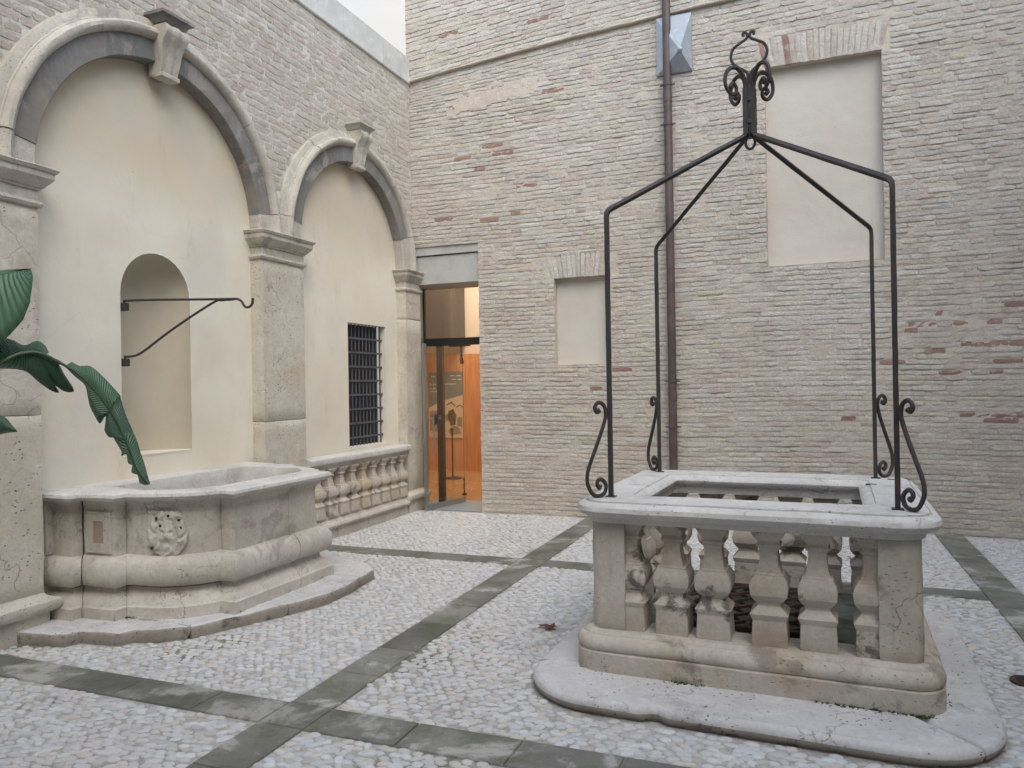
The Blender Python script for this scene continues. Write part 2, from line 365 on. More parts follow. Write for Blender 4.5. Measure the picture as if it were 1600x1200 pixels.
def empty(name, loc=(0, 0, 0), rz=0, label=None, cat=None, group=None, kind=None, parent=None):
    o = bpy.data.objects.new(name, None); COL.objects.link(o); o.location = loc; o.rotation_euler = (0, 0, rz); o.empty_display_size = .1
    return tag(o, label, cat, group, kind, parent)
def tag(o, label=None, cat=None, group=None, kind=None, parent=None):
    if label: o['label'] = label
    if cat: o['category'] = cat
    if group: o['group'] = group
    if kind: o['kind'] = kind
    if parent: o.parent = parent
    return o
def lerp(a, b, t_): return a+(b-a)*t_
def smooth_path(pts, n=6):
    """Catmull-Rom through 3D points"""
    P = [Vector(p) for p in pts]; P = [P[0]*2-P[1]]+P+[P[-1]*2-P[-2]]; out = []
    for i in range(1, len(P)-2):
        for j in range(n):
            t_ = j/n; a, b, c, d = P[i-1:i+3]
            out.append(.5*((2*b)+(c-a)*t_+(2*a-5*b+4*c-d)*t_*t_+(3*b-a-3*c+d)*t_**3))
    out.append(P[-2]); return out

# ------------------------------------------------------------------ ground, strips, pebbles
STRX = [(-2.48, -2.22), (1.20, 1.46)]; STRY = [(2.945, 3.19), (6.30, 6.54)]
ground = MB(); ground.add([(-20, -20, 0), (20, -20, 0), (20, 20, 0), (-20, 20, 0)], [(0, 1, 2, 3)])
ground = ground.build('ground', MAT['bed'], smooth=False); tag(ground, 'pale mortar bed of the courtyard set with white pebbles', kind='structure')

strips = empty('path', (0, 0, 0)); tag(strips, 'grey green slate strips crossing the pebbled courtyard', kind='structure')
def slab(x0, x1, y0, y1):
    b = MB(); g = .0025; j = lambda: random.uniform(-.002, .002)
    z = .0095+random.uniform(-.001, .001)
    path = [(x0+g+j(), y0+g), (x1-g+j(), y0+g), (x1-g+j(), y1-g), (x0+g+j(), y1-g)]
    b.prism(path, [(0, -.02), (0, z-.004), (-.004, z)], step=9)
    b.build('paving_slab', MAT['strip'], strips, 50)
for (a, b_) in STRX:
    for (y0, y1) in ((.4, STRY[0][0]), (STRY[0][0], STRY[0][1]), (STRY[0][1], STRY[1][0]), (STRY[1][0], STRY[1][1]), (STRY[1][1], 8.8)):
        n = max(1, round((y1-y0)/.44)); ys = [y0]+[y0+(y1-y0)*(k+random.uniform(-.18, .18))/n for k in range(1, n)]+[y1]
        for k in range(n): slab(a, b_, ys[k], ys[k+1])
for (y0, y1) in STRY:
    for (x0, x1) in ((-4.85, STRX[0][0]), (STRX[0][1], STRX[1][0]), (STRX[1][1], 5.0)):
        n = round((x1-x0)/.47); xs = [x0]+[x0+(x1-x0)*(k+random.uniform(-.15, .15))/n for k in range(1, n)]+[x1]
        for k in range(n): slab(xs[k], xs[k+1], y0, y1)

WTH = radians(-2.1); WC = (-.283, 4.665)
def wloc(u, v): return (WC[0]+u*cos(WTH)-v*sin(WTH), WC[1]+u*sin(WTH)+v*cos(WTH))
STEP = [(-4.95, 3.30), (-4.36, 3.42), (-4.345, 3.50), (-4.05, 3.54), (-4.02, 3.63), (-3.87, 3.66), (-3.72, 3.80), (-3.58, 4.10), (-3.44, 4.40), (-3.33, 4.74), (-3.33, 5.1), (-3.40, 5.50), (-3.55, 5.64), (-3.9, 5.74), (-4.2, 6.0), (-4.95, 6.02)]
def in_poly(x, y, poly):
    ins = np.zeros(x.shape, bool); n = len(poly)
    for i in range(n):
        (x1, y1), (x2, y2) = poly[i], poly[(i+1) % n]
        if y1 == y2: continue
        c_ = ((y1 > y) != (y2 > y)) & (x < (x2-x1)*(y-y1)/(y2-y1)+x1); ins ^= c_
    return ins
sx, sy = .0580, .0385
P_ = []
for r in range(int((8.78-1.5)/sy)):
    n = int(9.1/sx); x = -4.86+(np.arange(n)+(.5 if r % 2 else 0))*sx; P_.append(np.stack([x, np.full(n, 1.5+r*sy)], 1))
P_ = np.concatenate(P_)
P_[:, 0] += .03*np.sin(P_[:, 1]*2.1+P_[:, 0]*.7); P_[:, 1] += .035*np.sin(P_[:, 0]*1.9)+.02*np.sin(P_[:, 0]*5.3+P_[:, 1]*3)
P_ += rng.normal(0, 1, P_.shape)*np.array([.0095, .0065])
# edge rows hug the strips: snap near ones
keep = np.ones(len(P_), bool)
for (a, b_) in STRX:
    keep &= ~((P_[:, 0] > a-.015) & (P_[:, 0] < b_+.015))
for (a, b_) in STRY:
    keep &= ~((P_[:, 1] > a-.011) & (P_[:, 1] < b_+.011))
keep &= ~in_poly(P_[:, 0], P_[:, 1], offs(STEP, .012, True))
wst = [wloc(*p) for p in rrect(1.115, 1.16, .42)]
keep &= ~in_poly(P_[:, 0], P_[:, 1], wst)
keep &= (P_[:, 1] < 8.77)
keep &= ~((np.abs(P_[:, 0]-1.06) < .11) & (np.abs(P_[:, 1]-4.67) < .09))
keep &= ~((np.abs(P_[:, 0]+1.60) < .075) & (np.abs(P_[:, 1]-4.71) < .07))
P_ = P_[keep]
rc = P_[:, 0]*cos(YAW)+P_[:, 1]*sin(YAW); fc = -P_[:, 0]*sin(YAW)+P_[:, 1]*cos(YAW)
px = 800+F*rc/fc; vis = (px > -300) & (px < 2500) & (fc > 2.1)
P_ = P_[vis]; fc = fc[vis]; px = px[vis]
inframe = (px > 0) & (px < 1600) & (600+F*CAMH/fc < 1196)
A_ = rng.uniform(.023, .035, len(P_)); B_ = rng.uniform(.0145, .0215, len(P_)); TH = rng.normal(.1, .38, len(P_)); H_ = rng.uniform(.005, .0115, len(P_))
sink = np.array([noise.noise((x*1.6, y*1.6, 9)) for x, y in P_]); H_ *= np.clip(1+sink*.9, .35, 1.3)
nr_ = np.clip((4.2-P_[:, 1])/1.4, 0, 1); A_ *= 1+.1*nr_; B_ *= 1+.12*nr_
big = rng.random(len(P_)) < .05; A_[big] *= 1.22; B_[big] *= 1.15
tone = rng.random(len(P_))
def pebble_arrays(idx, n, rings):
    m = len(idx); ang = np.arange(n)*2*pi/n
    prof = rings                         # (radius factor, height factor)
    V = []
    wob = 1+rng.normal(0, .07, (m, n))
    for (rf, hf) in prof:
        ex = A_[idx][:, None]*rf*np.cos(ang)*wob; ey = B_[idx][:, None]*rf*np.sin(ang)*wob
        ct, st = np.cos(TH[idx])[:, None], np.sin(TH[idx])[:, None]
        V.append(np.stack([P_[idx, 0][:, None]+ex*ct-ey*st, P_[idx, 1][:, None]+ex*st+ey*ct, np.broadcast_to((H_[idx]*hf)[:, None], (m, n))], 2))
    V.append(np.stack([P_[idx, 0], P_[idx, 1], H_[idx]], 1)[:, None, :])
    V = np.concatenate(V, 1); nv = V.shape[1]; k = len(prof)
    quads = []
    for r in range(k-1):
        for j in range(n): quads.append((r*n+j, r*n+(j+1) % n, (r+1)*n+(j+1) % n, (r+1)*n+j))
    tris = [((k-1)*n+j, (k-1)*n+(j+1) % n, k*n) for j in range(n)]
    base = (np.arange(m)*nv)[:, None, None]
    Q = (np.array(quads)[None]+base).reshape(-1, 4); T = (np.array(tris)[None]+base).reshape(-1, 3)
    return V.reshape(-1, 3), Q, T, np.repeat(tone[idx], nv)
def np_mesh(name, V, Q, T, tn, mat, parent, smooth=True):
    me = bpy.data.meshes.new(name); me.vertices.add(len(V)); me.vertices.foreach_set('co', V.astype(np.float32).ravel())
    loops = np.concatenate([Q.ravel(), T.ravel()]) if T is not None else Q.ravel()
    nT = 0 if T is None else len(T)
    tot = np.concatenate([np.full(len(Q), 4), np.full(nT, 3)]); st = np.concatenate([[0], np.cumsum(tot)[:-1]])
    me.loops.add(len(loops)); me.loops.foreach_set('vertex_index', loops.astype(np.int32))
    me.polygons.add(len(tot)); me.polygons.foreach_set('loop_start', st.astype(np.int32))
    me.update(calc_edges=True)
    at_ = me.attributes.new('tone', 'FLOAT', 'POINT'); at_.data.foreach_set('value', tn.astype(np.float32))
    me.materials.append(mat)
    if smooth: me.shade_smooth()
    me.validate(); o = bpy.data.objects.new(name, me); COL.objects.link(o); o.parent = parent
    return o
order = np.argsort(np.where(inframe, fc, 99)); near = order[:290]; rest = np.setdiff1d(np.arange(len(P_)), near)
RN = [(1.02, -.25), (.97, .45), (.62, .88)]
protos = []
for k in range(14):
    i = near[k:k+1]; sv = (P_[i].copy(), TH[i].copy()); P_[i] = 0; TH[i] = 0
    V, Q, T, tn = pebble_arrays(i, 10, [(1.02, -.25), (1.0, .3), (.8, .75), (.42, .96)]); P_[i], TH[i] = sv
    o = np_mesh('pebble', V, Q, T, tn*0, MAT['pebble'], ground); protos.append(o)
for q, i in enumerate(near):
    if q < 14: o = protos[q]
    else: o = protos[q % 14].copy(); COL.objects.link(o)
    o.parent = ground; o.location = (P_[i, 0], P_[i, 1], 0); o.rotation_euler = (0, 0, TH[i])
    s_ = random.uniform(.92, 1.08); o.scale = (s_, s_, random.uniform(.85, 1.15))
mid = rest[fc[rest] < 5.2]; far = rest[fc[rest] >= 5.2]
for idx, n, pr in ((mid, 8, [(1.02, -.25), (.98, .35), (.72, .8), (.38, .97)]), (far, 6, [(1.02, -.25), (.95, .5), (.55, .93)])):
    V, Q, T, tn = pebble_arrays(idx, n, pr)
    o = np_mesh('pebbles', V, Q, T, tn, MAT['pebble'], ground); tag(o, kind='stuff')

# ------------------------------------------------------------------ brick walls
def brick_geom(w, h, d, seed, tone_=0.):
    """rough brick: front face in local (u, z), depth toward -n by d. returns verts (u, z, out), quads"""
    r = random.Random(seed); nx, ny = (6 if w > .16 else 4), 3
    V = []
    for j in range(ny):
        for i in range(nx):
            fu, fz = i/(nx-1), j/(ny-1)
            u = (fu-.5)*w; z = (fz-.5)*h*(1-.0); edge = (i in (0, nx-1)) or (j in (0, ny-1)); corner = (i in (0, nx-1)) and (j in (0, ny-1))
            u += r.uniform(-.007, .007); z += r.uniform(-.0042, .0042) if edge else 0
            if corner: u -= math.copysign(.005, u); z -= math.copysign(.003, z)
            out = (-.001 if edge else .002)+r.uniform(-.0035, .0035)
            V.append((u, z, out))
    n0 = len(V); ring = [i for i in range(nx)]+[nx-1+j*nx for j in range(1, ny)]+[(ny-1)*nx+i for i in range(nx-2, -1, -1)]+[j*nx for j in range(ny-2, 0, -1)]
    for k in ring:
        u, z, o = V[k]; V.append((u*1.01, z*1.04, -d))
    fs = [(j*nx+i, j*nx+i+1, (j+1)*nx+i+1, (j+1)*nx+i) for j in range(ny-1) for i in range(nx-1)]
    m = len(ring)
    for k in range(m): fs.append((ring[(k+1) % m], ring[k], n0+k, n0+(k+1) % m))
    return V, fs

def layout(u0, u1, z0, z1, pitch, gap, holes, seed, warp=.0, hdr=.35):
    """rows of bricks (u, z, w, h) with rectangular holes (a0, a1, b0, b1) cut out"""
    r = random.Random(seed); out = []; z = z0
    while z < z1:
        h = pitch-gap+r.uniform(-.005, .005); u = u0-r.uniform(0, .2)
        while u < u1:
            w = r.uniform(.11, .15) if r.random() < hdr else r.uniform(.24, .31)
            a, b = max(u, u0), min(u+w, u1); u += w+gap*r.uniform(.5, 1.1)
            pieces = [(a, b, z, z+h)]
            for (h0, h1, k0, k1) in holes:
                nw = []
                for (p0, p1, q0, q1) in pieces:
                    if p1 <= h0 or p0 >= h1 or q1 <= k0 or q0 >= k1: nw.append((p0, p1, q0, q1)); continue
                    if q0 < k0 and k0-q0 > .025: nw.append((p0, p1, q0, k0)); continue
                    if q1 > k1 and q1-k1 > .025: nw.append((p0, p1, k1, q1)); continue
                    if p0 < h0: nw.append((p0, h0, q0, q1))
                    if p1 > h1: nw.append((h1, p1, q0, q1))
                pieces = nw
            for (p0, p1, q0, q1) in pieces:
                if p1-p0 > .035 and q1-q0 > .02: out.append(((p0+p1)/2, (q0+q1)/2+warp*sin((p0+p1)*.8+q0), p1-p0, q1-q0))
        z += pitch+r.uniform(-.002, .002)
    return out

def lay_bricks(bricks, frame, parent, matf, proud, seed, flat=.0, big=290):
    """frame(u, z, out)->xyz ; big nearest become objects, the rest one part of kind stuff"""
    camp = Vector((0, 0, CAMH)); r = random.Random(seed)
    def area(b):
        p = Vector(frame(b[0], b[1], 0)); d = p-camp; f_ = d.dot(fwd)
        if f_ < .5: return 0
        X = 800+F*d.dot(Rv)/f_; Y = 600-F*d.dot(Uv)/f_
        if X < 5 or X > 1595 or Y < 5 or Y > 1195: return 0
        return b[2]*b[3]/(f_*f_)*(1+.0*X)
    idx = sorted(range(len(bricks)), key=lambda i: -area(bricks[i])); single = set(idx[:big])
    V = []; Fc = []; MI = []; TN = []; cache = {}
    mats = [MAT[matf[0]], MAT[matf[1]], MAT['red']]
    rot = Matrix((Vector(frame(1, 0, 0))-Vector(frame(0, 0, 0)), Vector(frame(0, 1, 0))-Vector(frame(0, 0, 0)), Vector(frame(0, 0, 1))-Vector(frame(0, 0, 0)))).transposed()
    for i, (u, z, w, h) in enumerate(bricks):
        kind = matf[2](u, z, w); out = proud+r.uniform(-.0045, .0045)*(1-flat)
        if kind == 2: out -= .002
        tilt = r.uniform(-.02, .02)*(1-flat)
        if i in single:
            key = (round(w/.03), kind); lst = cache.setdefault(key, [])
            if len(lst) < 3:
                bv, bf = brick_geom(1, 1, .03, seed*1000+i)
                bv, bf = brick_geom(key[0]*.03, h, .03, seed*1000+i)
                me = bpy.data.meshes.new('brick'); me.from_pydata([tuple(rot @ Vector(p)) for p in bv], [], bf); me.materials.append(mats[kind]); me.shade_smooth(); me.set_sharp_from_angle(angle=radians(24))
                lst.append(me)
            me = r.choice(lst)
            o = bpy.data.objects.new('brick', me); COL.objects.link(o); o.parent = parent
            o.location = Vector(frame(u, z, out))
            sx_ = w/(key[0]*.03)
            sc_v = [1, 1, 1]; ax = max(range(3), key=lambda k: abs(rot.col[0][k])); sc_v[ax] = sx_; o.scale = sc_v
        else:
            bv, bf = brick_geom(w, h, .03, seed*1000+i); o_ = len(V)
            V.extend(frame(u+p[0], z+p[1]+p[0]*tilt, out+p[2]) for p in bv); Fc.extend(tuple(k+o_ for k in f_) for f_ in bf); MI.extend([kind]*len(bf)); TN.extend([r.random()]*len(bv))
    me = bpy.data.meshes.new('brickwork'); me.from_pydata(V, [], Fc)
    for m in mats: me.materials.append(m)
    me.polygons.foreach_set('material_index', MI); me.shade_smooth(); me.set_sharp_from_angle(angle=radians(24))
    at_ = me.attributes.new('tone', 'FLOAT', 'POINT'); at_.data.foreach_set('value', TN)
    o = bpy.data.objects.new('brickwork', me); COL.objects.link(o); o.parent = parent; tag(o, kind='stuff')

def wall_face(us, zs, skip, frame, amp, name, mat, parent, d=.035):
    """rough grid with openings"""
    def dens(a, k):
        out = []
        for i in range(len(a)-1):
            n = max(1, int((a[i+1]-a[i])/k)); out += [a[i]+(a[i+1]-a[i])*j/n for j in range(n)]
        return out+[a[-1]]
    U = dens(sorted(us), d); Z = dens(sorted(zs), d); b = MB(); id_ = {}
    for j, z in enumerate(Z):
        for i, u in enumerate(U):
            p = Vector((u, z, 3.1)); o = amp*(noise.noise(p*9)+.6*noise.noise(p*24)+.8*noise.noise(p*2.2))
            b.v.append(frame(u, z, o))
    n = len(U)
    for j in range(len(Z)-1):
        for i in range(n-1):
            if skip((U[i]+U[i+1])/2, (Z[j]+Z[j+1])/2): continue
            b.f.append((j*n+i, j*n+i+1, (j+1)*n+i+1, (j+1)*n+i)); b.mi.append(0)
    return b.build(name, mat, parent, 60)

YB, XL, XR, XP = 8.80, -4.79, -4.86, -4.72
# ---- back wall
back = empty('brick_wall', (0, YB, 0), label='tall pale brick wall with two plaster filled window recesses at the back of the courtyard', cat='wall')
bf_ = lambda u, z, o: (u, -o, z)          # local to the wall's empty
D = (-4.86, -3.84, -1, 3.42); N1 = (-.37, .79, 2.86, 5.05); N2 = (-2.84, -2.18, 1.84, 2.895)
VA1 = (-.44, .87, 5.05, 5.35); VA2 = (-2.95, -2.06, 2.895, 3.18)
LEDGE = [(-4.86, 5.58), (-4.2, 5.645), (-3.37, 5.715), (-2.4, 5.78), (-1.38, 5.835), (-.4, 5.88), (1, 5.93), (3.6, 6.0)]
def ledge_z(u):
    for (a, za), (b, zb) in zip(LEDGE, LEDGE[1:]):
        if u <= b: return za+(zb-za)*(u-a)/(b-a)
    return LEDGE[-1][1]
inh = lambda H: (lambda u, z: any(h[0] < u < h[1] and h[2] < z < h[3] for h in H))
wall_face([-4.86, -3.84, -2.84, -2.18, -.37, .79, 3.6], [0, 1.84, 2.86, 2.895, 3.42, 5.05, 6.1], inh([D, N1, N2]), lambda u, z, o: bf_(u, z, o+.000), .007, 'mortar_face', MAT['mortar_b'], back)
wall_face([-4.86, 3.6], [5.795, 8.4], lambda u, z: False, lambda u, z, o: bf_(u, z+ledge_z(u)-5.8, o+.046), .006, 'upper_mortar_face', MAT['mortar_b'], back, .05)
b = MB()
for i in range(71):
    u = lerp(-4.86, 3.6, i/70); zz = ledge_z(u)+.004*noise.noise((u*6, 0, 0))
    b.v += [bf_(u, zz-.010, -.02), bf_(u, zz-.012, .046), bf_(u, zz-.008, .052), bf_(u, zz+.004, .055), bf_(u, zz+.015, .054), bf_(u, zz+.04, .03)]
    if i:
        o = (i-1)*6; b.f += [(o+k, o+6+k, o+7+k, o+k+1) for k in range(5)]
b.mi = [0]*len(b.f); b.rough(.006, 14); b.build('ledge', MAT['mortar_b'], back, 60)
REDS = [(1.35, 2.25), (1.2, 2.18), (1.49, 2.17), (1.74, 2.16), (1.03, 2.12), (1.51, 1.95), (1.8, 1.93), (2.0, 1.92), (1.33, 1.88), (.9, 1.77), (1.48, 1.66), (1.79, 1.65), (2.0, 1.77), (1.61, 1.21), (1.89, 1.2), (-.03, 1.38), (.38, 1.2), (-3.75, 4.32), (-3.97, 4.5), (-3.45, 4.49), (-3.64, 4.63), (-3.08, 4.05), (-3.27, 3.74), (-3.79, 3.71), (-2.99, 6.09), (-4.18, 6.24), (1.93, 2.33), (-1.96, 1.75), (2.35, 1.9), (2.3, 2.2), (2.5, 2.05)]
rb = random.Random(5)
def bk(u, z, w):
    for (a, c_) in REDS:
        if abs(u-a) < w/2 and abs(z-c_) < .027: return 2
    if -.38 < u < .78 and 1.45 < z < 2.86: return 1
    if rb.random() < .10: return 1
    return 2 if rb.random() < .002 else 0
low = layout(-4.82, 3.4, .01, 5.8, .0545, .0100, [D, N1, N2, VA1, VA2], 3, .012)
low = [q for q in low if q[1] < 5.765 and not (-4.15 < q[0] < -3.0 and abs(q[1]-(5.24+.12*(q[0]+3.6))) < .1)]
up = layout(-4.82, 3.4, 5.815, 8.3, .0545, .0100, [], 4, .0)
def warp_z(u, z):
    k = (z-5.2)/.6 if z < 5.8 else 1-(z-5.8)/1.8
    return z+(ledge_z(u)-5.8)*max(0, min(1, k))
frame_b = lambda u, z, o: bf_(u, warp_z(u, min(z, 5.799)), o)
frame_u = lambda u, z, o: bf_(u, z+(ledge_z(u)-5.8)*max(0, 1-(z-5.8)/1.8), o+.046)
lay_bricks(low, frame_b, back, ('brick_b', 'brick_c', bk), .0070, 11)
lay_bricks(up, frame_u, back, ('brick_b', 'brick_c', bk), .0085, 14, big=0)
b = MB(); b.v = []; n_ = 14        # smeared plaster patch
wall_face([-4.2, -2.95], [5.0, 5.42], lambda u, z: (abs(z-(5.24+.12*(u+3.6)))+.03*noise.noise((u*8, z*8, 0)) > .095) or (u+.05*noise.noise((z*12, 1, 1)) < -4.15) or (u > -3.0+.05*noise.noise((z*12, 3, 1))), lambda u, z, o: bf_(u, z, o+.009), .004, 'plaster_patch', MAT['mortar_b'], back, .02)
def recess(h, depth, label):
    u0, u1, z0, z1 = h; b = MB()
    for (p, q) in (((u0, z0), (u1, z0)), ((u1, z0), (u1, z1)), ((u1, z1), (u0, z1)), ((u0, z1), (u0, z0))):
        n = 14; pts = [(lerp(p[0], q[0], k/n), lerp(p[1], q[1], k/n)) for k in range(n+1)]; o = len(b.v)
        for dd in (-.012, .0, -.0-depth*.5, -depth-.01):
            b.v += [bf_(x, z, dd if dd != -.012 else .004) for x, z in pts]
        for r in range(3):
            for k in range(n): b.f.append((o+r*(n+1)+k, o+r*(n+1)+k+1, o+(r+1)*(n+1)+k+1, o+(r+1)*(n+1)+k)); b.mi.append(0)
    b.rough(.005, 17); b.build('reveal', MAT['mortar_b'], back, 60)
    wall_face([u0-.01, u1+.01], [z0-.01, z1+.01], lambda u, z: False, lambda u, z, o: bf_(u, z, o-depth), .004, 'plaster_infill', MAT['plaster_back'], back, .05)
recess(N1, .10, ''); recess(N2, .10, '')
def flat_arch(h, n, fan):
    u0, u1, z0, z1 = h; uc = (u0+u1)/2
    for i in range(n):
        a, c_ = lerp(u0+fan, u1-fan, i/n), lerp(u0+fan, u1-fan, (i+1)/n); g = .004
        at_, ct_ = lerp(u0, u1, i/n), lerp(u0, u1, (i+1)/n); zt = z1+random.uniform(-.02, .012)+.03*(1-((i+.5)/n*2-1)**2); zb = z0+random.uniform(-.004, .006)
        b = MB(); K = 4; dp = random.uniform(.008, .016)
        for k in range(K+1):
            f_ = k/K; l = lerp(a, at_, f_)+g; r_ = lerp(c_, ct_, f_)-g; z = lerp(zb, zt, f_); e = .004 if k in (0, K) else 0
            b.v += [bf_(l, z, -.03), bf_(l+.002, z, dp-.004-e), bf_((l+r_)/2, z, dp-e), bf_(r_-.002, z, dp-.004-e), bf_(r_, z, -.03)]
        for k in range(K):
            for j in range(4): o = k*5+j; b.f.append((o, o+1, o+6, o+5)); b.mi.append(0)
        b.f += [(0, 4, 3, 2, 1), tuple(K*5+j for j in range(5))]; b.mi += [0, 0]; b.rough(.006, 25)
        m = b.build('arch_brick', MAT['red'] if (n > 16 and i in (0, 4)) else MAT[('brick_b', 'brick_c')[i % 3 == 1]], back, 50)
flat_arch(VA1, 21, .06); flat_arch(VA2, 14, .07)
# door opening reveals (right side and soffit)
b = MB()
for k in range(60):
    z0, z1 = k*.057, (k+1)*.057-.008; d_ = random.uniform(-.004, .006)
    b.box((-3.84+d_-.004, -.004+random.uniform(-.006, .004), z0), (-3.79, .52, z1))
b.box((-3.838, -.0, 0), (-3.78, .52, 3.42)); b.rough(.003, 20); b.build('door_reveal', MAT['brick_b'], back, 40)

# ---- left arcade wall
left = empty('arcade_wall', (XL, 4.6, 0), label='brick wall with two blind stone arches over cream plaster on the left side of the courtyard', cat='wall')
LY = 4.6
lf = lambda u, z, o: (o, u-LY, z)        # u = world y
AR1, AR2 = (4.66, 3.09, 1.11, 1.44), (7.44, 3.10, 1.05, 1.38)
def in_arch(u, z, pad):
    for (y0, z0, R, Ro) in (AR1, AR2):
        if z < z0 and abs(u-y0) < R+pad: return True
        if z >= z0 and math.hypot(u-y0, z-z0) < R+pad: return True
    return False
wall_face([-2, 1.6, 8.84], [0, 3.0, 5.56], lambda u, z: in_arch(u, z, .12), lf, .0022, 'mortar_face', MAT['mortar_l'], left, .06)
ly = layout(-1, 8.80, 3.06, 5.55, .070, .011, [], 21, .006, .4)
ly = [q for q in ly if not in_arch(q[0], q[1], .30) and q[1] > 3.1]
rl = random.Random(8)
lay_bricks(ly, lf, left, ('brick_l', 'brick_c', lambda u, z, w: 1 if rl.random() < .08 else 0), .0032, 12, flat=.7)
# plaster panels behind the arches
hole_w = (7.38, 8.21, .925, 2.355); hole_n = (4.31, 5.01, 1.11, 2.36)
def in_niche(u, z): return (4.31 < u < 5.01 and 1.11 < z <= 2.36) or (z > 2.36 and math.hypot(u-4.66, z-2.36) < .349)
wall_face([3.3, 4.31, 5.01, 6.0], [0, 1.11, 2.36, 4.35], lambda u, z: 4.31 < u < 5.01 and 1.11 < z < 2.36 or (4.31 < u < 5.01 and 2.36 <= z < 2.73), lambda u, z, o: lf(u, z, o-.07), .002, 'plaster_panel', MAT['plaster'], left, .07)
wall_face([6.1, 7.38, 8.21, 8.86], [0, .925, 2.355, 4.3], inh([hole_w]), lambda u, z, o: lf(u, z, o-.07), .002, 'plaster_panel', MAT['plaster'], left, .07)
# niche: half-round recess with a domed head
b = MB(); K = 24
hd = []      # plaster around the domed head, between the arc and its square
for k in range(K+1):
    a = pi*k/K; hd.append((4.66-.35*cos(a), 2.36+.35*sin(a)))
for k in range(K):
    (a0, c0), (a1, c1) = hd[k], hd[k+1]
    b.add([lf(a0, c0, -.07), lf(a1, c1, -.07), lf(a1, 2.735, -.07), lf(a0, 2.735, -.07)], [(0, 1, 2, 3)])
b.build('plaster_head', MAT['plaster'], left, 30)
b = MB(); dep = .30
Zs = [1.11+(2.36-1.11)*k/8 for k in range(9)]
rows = []
for z in Zs: rows.append([lf(4.66-.35*cos(pi*k/K), z, -.07-dep*sin(pi*k/K)) for k in range(K+1)])
for m in range(1, 9):
    e = pi/2*m/8; rows.append([lf(4.66-.35*cos(pi*k/K)*cos(e), 2.36+.35*sin(e), -.07-dep*sin(pi*k/K)*cos(e)) for k in range(K+1)])
for r in rows: b.v += r
for j in range(len(rows)-1):
    for k in range(K): o = j*(K+1)+k; b.f.append((o, o+1, o+K+2, o+K+1)); b.mi.append(0)
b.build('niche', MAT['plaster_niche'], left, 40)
b = MB(); b.v = [lf(4.66-.35*cos(pi*k/K), 1.11, -.07-dep*sin(pi*k/K)) for k in range(K+1)]; b.f = [tuple(range(K+1))]; b.mi = [0]
b.box(lf(4.315, 1.098, -.075), lf(5.005, 1.1085, -.067)); b.build('niche_sill', MAT['plaster'], left, 30)
# stone arches
PROF = [(0, -.10, 0), (0, .045, 0), (.008, .055, 0), (.17, .055, 1), (.172, .075, 1), (.185, .098, 1), (.21, .112, 1), (.235, .108, 1), (.252, .09, 1), (.258, .068, 1), (.268, .066, 1), (.272, .056, 1), (.30, .05, 1), (.33, .038, 1), (.332, -.03, 1)]
def stone_arch(A, cuts, label):
    y0, z0, R, Ro = A
    root = tag(bpy.data.objects.new('stone_arch', None), label, parent=left); COL.objects.link(root); sc_ = (Ro-R)/.33
    for a0, a1 in zip(cuts, cuts[1:]):
        b = MB(); n = max(3, int((a1-a0)/4)); jj = random.uniform(-.004, .004)
        for i in range(n+1):
            a = radians(lerp(a0+.12, a1-.12, i/n))
            for (r, o, m_) in PROF: b.v.append(lf(y0-cos(a)*(R+r*sc_+(jj if r > .17 else 0)), z0+sin(a)*(R+r*sc_), o+jj))
        k = len(PROF)
        for i in range(n):
            for j in range(k-1):
                b.f.append((i*k+j, (i+1)*k+j, (i+1)*k+j+1, i*k+j+1)); b.mi.append(0 if PROF[j][2] == 0 and (a0 > 8 and a1 < 173 or j > 2) and j < 3 else 1)
        b.f += [tuple(range(k)), tuple(reversed(range(n*k, n*k+k)))]; b.mi += [1, 1]
        b.rough(.005, 7); b.rough(.002, 30); b.build('voussoir', [MAT['dark_stone'], MAT['moulding']], root, 38)
stone_arch(AR1, [0, 8.5, 62, 95, 135, 172, 180], 'larger stone arch with dark grey fascia over the basin')
stone_arch(AR2, [0, 9, 52, 92, 128, 160, 180], 'smaller stone arch with dark grey fascia over the barred window')
